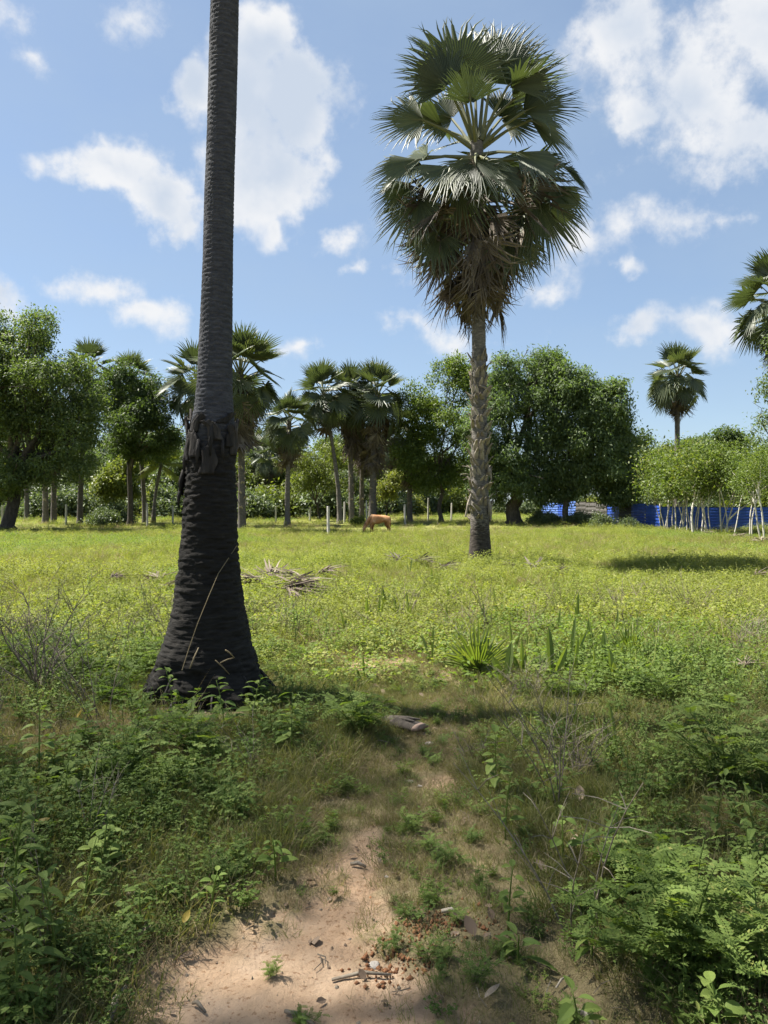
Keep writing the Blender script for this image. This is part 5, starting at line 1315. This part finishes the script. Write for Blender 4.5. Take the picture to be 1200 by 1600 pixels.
def build_plants():
    rng = random.Random(23)
    # feathery-leaved bush in the lower right corner, each compound leaf its own piece
    lm = []
    for i in range(6):
        random.seed(200 + i); mb = MB(); pinnate(mb, Vector((0, 0, 0)), (1, 0, .12), random.uniform(.11, .16), random.randint(6, 8), .034, .016, 0, random.uniform(.2, .5)); lm.append(mb.mesh('leaf', [M['w_mid']]))

    def pinnate_bush(x, y, d, w, h, ns, per, label, sc=1.0):
        b = base(x, d); t = thing('feathery_bush', label, 'bush', b)
        for i in range(ns):
            a = i * 2.4 + rng.uniform(-.3, .3); l = w * math.sqrt((i + .5) / ns); hh = h * (1 - .45 * (l / w) ** 2) * rng.uniform(.8, 1.08)
            pts = [Vector((math.cos(a) * l * q ** 1.2, math.sin(a) * l * q ** 1.2, hh * q * (1.25 - .25 * q))) for q in np.linspace(0, 1, 7)]
            mb = MB(); mb.tube(pts, [.0045 * (1.2 - .8 * j / 6) for j in range(7)], 5); put('stem', mb.mesh('stem', [M['w_dark']], True), t)
            for j in range(per):
                q = .3 + .7 * (j + .5) / per; k = min(5, int(q * 6)); p = pts[k].lerp(pts[k + 1], q * 6 - k); a2 = j * 2.4 + rng.uniform(-.5, .5)
                o = put('leaf', lm[rng.randrange(6)], t, p, None, sc * rng.uniform(.75, 1.15)); o.rotation_euler = frame((math.cos(a2), math.sin(a2), rng.uniform(-.1, .7)), rng.uniform(-.4, .4)).to_euler()
    pinnate_bush(1075, 1500, 2.62, .48, .44, 26, 14, 'feathery-leaved green bush filling the bottom right corner', .82)
    pinnate_bush(1010, 1400, 3.15, .30, .30, 12, 9, 'smaller feathery-leaved bush just above the bottom right bush')
    pinnate_bush(1140, 1250, 4.3, .50, .55, 18, 9, 'feathery dark bush at the right edge in the shade', 1.15)
    pinnate_bush(300, 1200, 4.9, .34, .34, 12, 8, 'feathery yellow-green bush in the shade below the near palm trunk')
    pinnate_bush(560, 1160, 5.3, .30, .36, 12, 8, 'feathery bush left of the path near the palm stub')
    # broad-leaved weeds: stem and single leaves
    bl = []
    for i in range(5):
        mb = MB(); L = (.085, .10, .07, .06, .12)[i]; W = (.045, .036, .05, .036, .03)[i]; mb.tube([(0, 0, 0), (.02, 0, .006)], .0014, 4); mb.leaf((.02, 0, .006), (1, 0, .1), (0, 0, 1), L, W, 0, .25, .35, 4, .42); bl.append(mb.mesh('leaf', [M['w_mid' if i != 1 else 'w_dark']]))
    kinds = []

    def weed(x, d, h, n, kinds_, label, sc=1.0, lean=.15, group=None):
        b = base(x, d); t = thing('leafy_weed', label, 'weed', b, group); a0 = rng.uniform(0, 6.28)
        pts = [Vector((math.cos(a0) * lean * h * q * q, math.sin(a0) * lean * h * q * q, h * q)) for q in np.linspace(0, 1, 7)]
        mb = MB(); mb.tube(pts, [.0042 * (1.2 - .7 * j / 6) for j in range(7)], 5); put('stem', mb.mesh('stem', [M['w_mid']], True), t)
        for j in range(n):
            q = .22 + .78 * (j + .5) / n; k = min(5, int(q * 6)); p = pts[k].lerp(pts[k + 1], q * 6 - k); a2 = j * 2.05 + rng.uniform(-.4, .4)
            o = put('leaf', bl[rng.choice(kinds_)], t, p, None, sc * rng.uniform(.75, 1.15) * (1.1 - .4 * q)); o.rotation_euler = frame((math.cos(a2), math.sin(a2), rng.uniform(-.2, .6)), rng.uniform(-.4, .4)).to_euler()
    W = [(18, 2.75, .62, 26, [1, 1, 4], 'tall leafy weed with a straight dark stem at the left edge'), (45, 2.5, .42, 18, [0, 1], 'leafy weed low at the left edge under the tall one'), (85, 2.65, .36, 16, [1, 4], 'narrow-leaved weed near the bottom left corner'),
         (25, 2.35, .30, 14, [4, 1], 'grassy long-leaved weed in the bottom left corner'), (130, 3.0, .30, 14, [0, 3], 'round-leaved weed on the shaded left bank'), (330, 3.05, .16, 8, [0, 3], 'small pale weed at the left edge of the bare sand'),
         (218, 2.85, .18, 9, [2, 3], 'small bluish weed low on the left bank'), (160, 3.3, .26, 12, [0, 2], 'bluish-leaved weed left of the sand, upper one'), (795, 2.95, .24, 12, [0, 3], 'pale leafy weed right of the path with tall stem'), (810, 2.72, .12, 9, [1, 4], 'yellow-green spiky weed right of the bare sand'),
         (925, 2.75, .16, 12, [1, 4], 'yellow-green narrow weed left of the bottom right bush'), (905, 2.35, .14, 8, [2, 0], 'round-leaved seedling weed at the bottom right of the path'), (880, 3.45, .22, 8, [2, 2, 0], 'weed with round pale leaves right of the path'), (960, 3.3, .30, 14, [1, 4], 'slender weed between the pale weed and the right bush'),
         (1120, 3.6, .34, 20, [1, 4, 0], 'spreading long-leaved weed at the right edge'), (1185, 3.3, .40, 20, [4, 1], 'bright long-leaved weed cut by the right edge'), (775, 4.2, .36, 20, [3, 3, 0], 'upright small-leaved weed right of the path'), (790, 3.7, .34, 18, [3, 0], 'tall pale-leaved weed right of the bare path'),
         (1190, 2.45, .34, 18, [2, 0], 'round-leaved weed low at the right edge'), (1130, 2.25, .2, 12, [2, 0], 'round-leaved weed in the bottom right corner'), (455, 4.9, .40, 24, [3, 3, 0], 'small-leaved weed left of the path with white flower heads'), (430, 3.35, .20, 16, [3, 0], 'dark small-leaved weed above the bare sand'),
         (350, 5.35, .38, 14, [0, 1], 'yellow-topped weed in front of the near palm trunk'), (270, 5.7, .4, 16, [0, 3], 'leafy weed at the left foot of the near palm trunk'), (395, 5.6, .34, 16, [0, 3], 'leafy weed at the right foot of the near palm trunk'), (60, 4.4, .5, 18, [0, 2, 2], 'big-leaved weed in the dark hollow at the left'), (100, 4.0, .44, 14, [2, 0], 'second big-leaved weed in the dark hollow at the left')]
    for (x, d, h, n, kk, lb) in W: weed(x, d, h, n, kk, lb, 1.0 if d < 4 else 1.3)
    # tall stalks at the sunlit edge
    for (x, y, h, lb) in ((462, 1020, 70, 'tall feathery weed right of the near palm trunk'), (480, 1010, 50, 'shorter feathery weed beside the tall one right of the near palm trunk'), (510, 1015, 46, 'thin tall weed left of the sunlit bare patch'), (1050, 1075, 56, 'dark columnar weed on the shade edge at the right'), (1080, 1080, 50, 'thin dark weed right of the columnar one'), (1115, 1075, 40, 'small tall weed at the shade edge far right'), (140, 950, 44, 'thin tall weed in the sun left of the near palm trunk'), (225, 960, 36, 'slim weed close to the left of the near palm trunk')):
        d = EYE * FOC / (y - HOR); hh = h * d / FOC * 1.2; weed(x, d, hh, 46 if x != 1050 else 80, [3], lb, .8 if x != 1050 else .62, .08)
    # bare twiggy shrub at the left
    b = base(60, 6.6); t = thing('twiggy_shrub', 'grey bare twiggy shrub among dry grass at the left edge', 'shrub', b)
    for i in range(16):
        mb = MB(); a = i * 2.4; l = rng.uniform(.2, .75); h = rng.uniform(.5, 1.0); pts = [Vector((math.cos(a) * l * q, math.sin(a) * l * q, h * q * (1.2 - .2 * q))) + Vector((rng.gauss(0, .02), rng.gauss(0, .02), 0)) for q in np.linspace(0, 1, 7)]
        mb.tube(pts, [.007 * (1.1 - .85 * j / 6) for j in range(7)], 5)
        for j in range(9):
            p = pts[rng.randint(2, 6)]; e = p + Vector((rng.gauss(0, 1), rng.gauss(0, 1), rng.uniform(.2, 1.6))).normalized() * rng.uniform(.1, .35); mb.tube([p, p.lerp(e, .5) + Vector((0, 0, .02)), e], [.003, .0022, .001], 4)
        put('branch', mb.mesh('branch', [M['twig']]), t)


build_plants()


def build_debris():
    rng = random.Random(31)

    def gp(x, y, up=0): d = EYE * FOC / (y - HOR); return base(x, d, up)

    # heap of dead fronds: each frond its own thing
    greyd = leafmat('weathered_frond', [(0, (.06, .045, .034)), (.5, (.13, .10, .078)), (1, (.27, .225, .18))], .1, (1, 1, 1), .75, .2)
    dm = []
    for i in range(4):
        mb = MB(); mb.tube([(-.35, 0, .04), (-.1, .01, .05), (.1, 0, .05)], [.022, .016, .012], 6, 1)
        for k in range(34):
            a = rng.gauss(0, .55 + .12 * i); el = rng.uniform(-.12, .42); L = rng.uniform(.5, 1.05)
            mb.leaf((.05 + rng.gauss(0, .04), rng.gauss(0, .04), .05 + rng.random() * .05), (math.cos(a), math.sin(a), el), (rng.gauss(0, .6), rng.gauss(0, .6), 1), L, rng.uniform(.035, .07), 0, rng.uniform(.1, .5), rng.uniform(.05, .45), 4, .35)
        dm.append(mb.mesh('fan_blade', [greyd, greyd]))
    lbs = ['dry grey dead palm frond lying on the left of the heap in the sun', 'dry dead palm frond propped up at the left end of the heap', 'dry dead palm frond in the middle of the heap', 'dry dead palm frond curling up at the right end of the heap', 'flat dry dead palm frond along the front of the heap', 'dry dead palm frond at the back of the heap']
    for (i, (x, y, rz, tl, s)) in enumerate(((412, 930, 2.7, -.12, .8), (425, 918, 1.9, -.45, .7), (455, 930, .3, .02, .9), (498, 914, .5, -.25, .7), (440, 938, -.25, .05, .9), (470, 920, 2.9, -.05, .85))):
        o = put('dead_frond', dm[i % 4], None, gp(x, y, .14), (rng.uniform(-.3, .3), tl, rz), s); tag(o, lbs[i], 'dead frond', 'dead palm fronds on the grass')
    for (x, y, rz, tl, s, lb) in ((262, 930, .3, -.2, .7, 'dead palm frond just left of the near palm trunk in the sun'), (250, 918, 2.4, -.5, .55, 'curled dead palm frond left of the near palm trunk'), (172, 918, 1.0, -.3, .42, 'small dead frond scrap further left in the sun'),
                                 (382, 925, 1.0, -.6, .35, 'dark dead frond scrap touching the right side of the near palm trunk'), (650, 892, .1, -.25, .7, 'dark dead frond left of the tall fan palm foot'), (625, 890, 2.6, -.4, .55, 'dark curled dead frond further left of the tall fan palm'), (690, 898, -.4, -.2, .55, 'dark dead frond in front of the tall fan palm'),
                                 (835, 897, .1, -.2, .75, 'dark dead frond right of the tall fan palm'), (860, 900, -.3, -.15, .6, 'second dark dead frond right of the tall fan palm'), (812, 892, 2.7, -.35, .5, 'curled dark dead frond nearest the right of the tall fan palm foot'),
                                 (1180, 905, .4, -.3, .5, 'pale dead frond at the right edge of the field'), (1150, 842, .3, -.3, .9, 'pale brown dead leaf heap below the crooked saplings'), (1120, 838, 2.6, -.3, .8, 'brown dead fronds left of the crooked saplings'), (1190, 850, 1.0, -.4, .9, 'brown dead leaf heap at the right edge by the saplings'), (1030, 1030, 2.2, -.5, .16, 'pale curled dead leaf in the sun at the right'), (1165, 1060, .9, -.7, .2, 'pale drooping dead leaf at the far right of the shade edge')):
        dark = 600 < x < 900
        me = dm[int(x) % 4]
        if dark: me = me.copy(); me.materials.clear(); me.materials.append(M['dead']); me.materials.append(M['dead'])
        tag(put('dead_frond', me, None, gp(x, y, .12), (rng.uniform(-.3, .3), tl * .4, rz), s), lb, 'dead frond', 'dead palm fronds on the grass')
    # blackish stub in the grass
    mb = MB(); s = 19.6 / FOC; mb.tube([(0, 0, -.03), (.02, 0, .10), (-.01, .01, .19), (.03, 0, .25)], [.035, .03, .028, .006], 7); km, _, _, kp = mat('charred_wood'); kp.inputs['Base Color'].default_value = (.012, .011, .01, 1)
    tag(put('charred_stub', mb.mesh('charred_stub', [km], True), None, gp(577, 892)), 'small black stub poking up from the sunlit grass', 'stub')
    # palm stub beside the path: a curved cut leaf base
    cutm = barkmat('cut_leaf_base', [(.25, (.14, .085, .06)), (.5, (.24, .155, .115)), (.8, (.36, .26, .2))], 12, .6); dk = barkmat('stub_bark', [(.25, (.035, .03, .025)), (.6, (.10, .085, .07)), (.8, (.18, .15, .125))], 12, .4)
    t = thing('palm_stub', 'cut palm leaf base with a pale pinkish face lying beside the path', 'palm stub', gp(640, 1142, .045), None, -.7, .78)
    mb = MB(); nv = 7; nu = 8; vs = []
    for i in range(nv):
        q = i / (nv - 1)
        for j in range(nu + 1):
            a = math.pi * (-.08 + 1.16 * j / nu); w = .085 * (1 + .25 * q); vs.append(Vector((-.32 + .42 * q, math.cos(a) * w, math.sin(a) * .055 * (1 + .3 * math.sin(q * 4)) - .02 + .02 * q + rng.uniform(-.004, .004))))
    fs = [(i * (nu + 1) + j, i * (nu + 1) + j + 1, (i + 1) * (nu + 1) + j + 1, (i + 1) * (nu + 1) + j) for i in range(nv - 1) for j in range(nu)]
    n = len(vs); fs += [(i * (nu + 1), (i + 1) * (nu + 1), (i + 1) * (nu + 1) + nu, i * (nu + 1) + nu) for i in range(nv - 1)]; fs.append(tuple(range(nu + 1))); mb.add(vs, fs); put('bark', mb.mesh('bark', [dk], True), t)
    mb = MB(); e = vs[(nv - 1) * (nu + 1):]; c = sum(e, Vector()) / len(e); out = [v + Vector((.012, 0, 0)) for v in e]; top = [v + Vector((.035 - .02 * abs(v.y) / .1, 0, .002)) * 1.0 for v in e]
    k = len(e); mb.add([v + Vector((.001, 0, 0)) for v in e] + [c + (v - c) * .86 + Vector((.05, 0, 0)) for v in e] + [c + Vector((.03, 0, -.01))], [(j, j + 1, k + j + 1, k + j) for j in range(k - 1)] + [(k + j, k + j + 1, 2 * k) for j in range(k - 1)] + [(k - 1, 0, k, 2 * k - 1), (2 * k - 1, k, 2 * k)]); put('cut_face', mb.mesh('cut_face', [cutm], True), t)
    mb = MB()
    for a in range(2): mb.tube([(-.30 + a * .1, .02, .03), (-.05, .03 - .05 * a, .055), (.08, .05 - .08 * a, .06)], [.014, .018, .008], 6)
    put('fibre_ridge', mb.mesh('fibre_ridge', [dk], True), t)
    # flat stones, chips, sticks and single dead leaves
    def stone(x, y, r, label, mt, fl=.4):
        mb = MB(); vs = []; fs = []; nr, ns = 5, 9
        for i in range(nr + 1):
            th = math.pi * i / nr
            for j in range(ns):
                a = 2 * math.pi * j / ns; q = r * (1 + .25 * (float(vnoise(np.array([math.cos(a) * 1.5 + x]), np.array([math.sin(a) * 1.5 + y]), np.array([math.cos(th) * 1.5]), 3)[0]) - .5) * 2)
                vs.append(Vector((math.sin(th) * math.cos(a) * q * 1.3, math.sin(th) * math.sin(a) * q, math.cos(th) * q * fl)))
        for i in range(nr):
            for j in range(ns): fs.append((i * ns + j, (i + 1) * ns + j, (i + 1) * ns + (j + 1) % ns, i * ns + (j + 1) % ns))
        mb.add(vs, fs); tag(put('stone', mb.mesh('stone', [mt], True), None, gp(x, y, r * fl * .5), (0, 0, rng.uniform(0, 6))), label, 'stone', 'small stones on the path')
    gst = barkmat('stone', [(.25, (.20, .18, .16)), (.55, (.34, .31, .28)), (.8, (.48, .45, .41))], 14, 1)
    for (x, y, r, lb) in ((671, 1161, .028, 'flat grey stone just below the palm stub'), (584, 1488, .022, 'grey flat stone in the middle of the bare sand'), (604, 1362, .010, 'small pale pebble near the top of the bare sand'), (640, 1215, .022, 'pale stone chip on the upper path'), (655, 1222, .016, 'smaller pale chip beside the one on the upper path'), (918, 1418, .025, 'grey stone at the edge of the feathery bush')): stone(x, y, r, lb, gst)

    def stick(x, y, x2, y2, r, label, mt='twig', up=.012):
        p = gp(x, y, up); e = gp(x2, y2, up); mb = MB(); m = p.lerp(e, .5) + Vector((rng.uniform(-.01, .01), rng.uniform(-.01, .01), .012)); o = p.copy(); mb.tube([p - o, m - o, e - o], [r * .8, r, r * .55], 7)
        tag(put('stick', mb.mesh('stick', [M[mt]], True), None, o), label, 'stick', 'dead sticks on the ground')
    pal = 'boot'
    for a in ((518, 1516, 612, 1514, .007, 'straight grey stick lying across the bare sand', 'twig'), (168, 1598, 194, 1546, .013, 'pale flat dead stalk at the bottom left', 'boot'), (445, 1572, 492, 1596, .008, 'dark stick at the bottom of the sand', 'twig'), (900, 1572, 930, 1598, .010, 'pale curved stick at the bottom right of the path', 'boot'), (1085, 1386, 1102, 1364, .006, 'thin pale stick above the right bush', 'boot'),
              (870, 1540, 892, 1512, .004, 'thin pale twig standing right of the sand', 'boot'), (690, 1423, 716, 1421, .010, 'pale grey wood chip on the right of the sand', 'boot'), (548, 1342, 572, 1346, .010, 'grey bark strip at the top of the bare sand', 'boot'), (300, 1552, 320, 1566, .007, 'short dark stick left on the sand', 'twig'), (196, 1400, 240, 1402, .008, 'grey stalk lying on the left bank', 'boot'), (590, 1105, 615, 1110, .014, 'grey dead leaf stalk behind the palm stub', 'boot'), (500, 1135, 540, 1124, .010, 'long pale leaf stalk lying left of the path', 'boot'), (560, 1040, 600, 1050, .012, 'grey dead stalk in the bare patch at the shade edge', 'boot')): stick(*a)
    dl = [M['litter']]
    for (x, y, s, rz, lb, mt) in ((772, 1568, .07, .4, 'dark curled dead leaf at the bottom of the path', 'twig'), (735, 1455, .08, 2.0, 'grey-brown dead leaf on the right of the sand', 'litter'), (222, 1478, .08, .3, 'pale dead leaf on the left bank beside the sand', 'litter'), (905, 1255, .10, 1.4, 'greyish upright dead leaf right of the path', 'litter'), (900, 1330, .08, .9, 'brown dead leaf in the dry grass right of the path', 'litter'), (845, 1362, .07, 2.4, 'brown curled dead leaf right of the upper sand', 'litter'), (960, 1350, .07, .2, 'reddish dead leaf left of the feathery bushes', 'litter'),
                              (126, 1136, .09, 1.0, 'yellow-brown fading leaf on the left bank', 'yellow'), (1178, 1460, .05, 1.0, 'bright yellow leaf at the right edge', 'yellow'), (290, 1468, .05, 1.2, 'yellow leaf on the left edge of the sand', 'yellow'), (60, 1330, .10, .6, 'brown-green dying leaf at the left', 'yellow'), (15, 1438, .06, 2.0, 'yellow leaf low at the left edge', 'yellow')):
        mb = MB(); mb.leaf((-s * .5, 0, 0), (1, 0, .15), (.1, .2, 1), s, s * .55, 0, .4, -.25, 4); tag(put('dead_leaf', mb.mesh('dead_leaf', [M[mt]], True), None, gp(x, y, .03 if mt != 'yellow' else .10), (rng.uniform(-.5, .5), rng.uniform(-.5, .1), rz)), lb, 'dead leaf', 'single dead leaves')
    # dug reddish earth crumbs on the path
    em = barkmat('red_earth', [(.25, (.13, .06, .03)), (.55, (.26, .125, .06)), (.8, (.38, .21, .11))], 30, 1)
    V = []; F = []; rg = np.random.default_rng(3)
    for (cx_, cy_, sx, sy, n) in ((690, 1438, 50, 14, 260), (630, 1488, 34, 16, 170), (590, 1500, 20, 10, 60)):
        for _ in range(n):
            p = gp(cx_ + rg.normal() * sx, cy_ + rg.normal() * sy); r = .004 + .010 * rg.random() ** 3; o = len(V); sz = rg.uniform(.6, 1.2, 6) * r
            V += [(p.x + sz[0], p.y, p.z + .004), (p.x - sz[1], p.y, p.z + .004), (p.x, p.y + sz[2], p.z + .005), (p.x, p.y - sz[3], p.z + .003), (p.x, p.y, p.z + sz[4] + .004), (p.x, p.y, p.z - sz[5])]
            F += [(o + a, o + b_, o + c) for (a, b_, c) in ((0, 2, 4), (2, 1, 4), (1, 3, 4), (3, 0, 4), (2, 0, 5), (1, 2, 5), (3, 1, 5), (0, 3, 5))]
    tag(put('dug_earth', mesh_np('dug_earth', V, F, [em])), 'loose reddish dug earth scattered on the right of the bare sand', None, None, 'stuff')


build_debris()
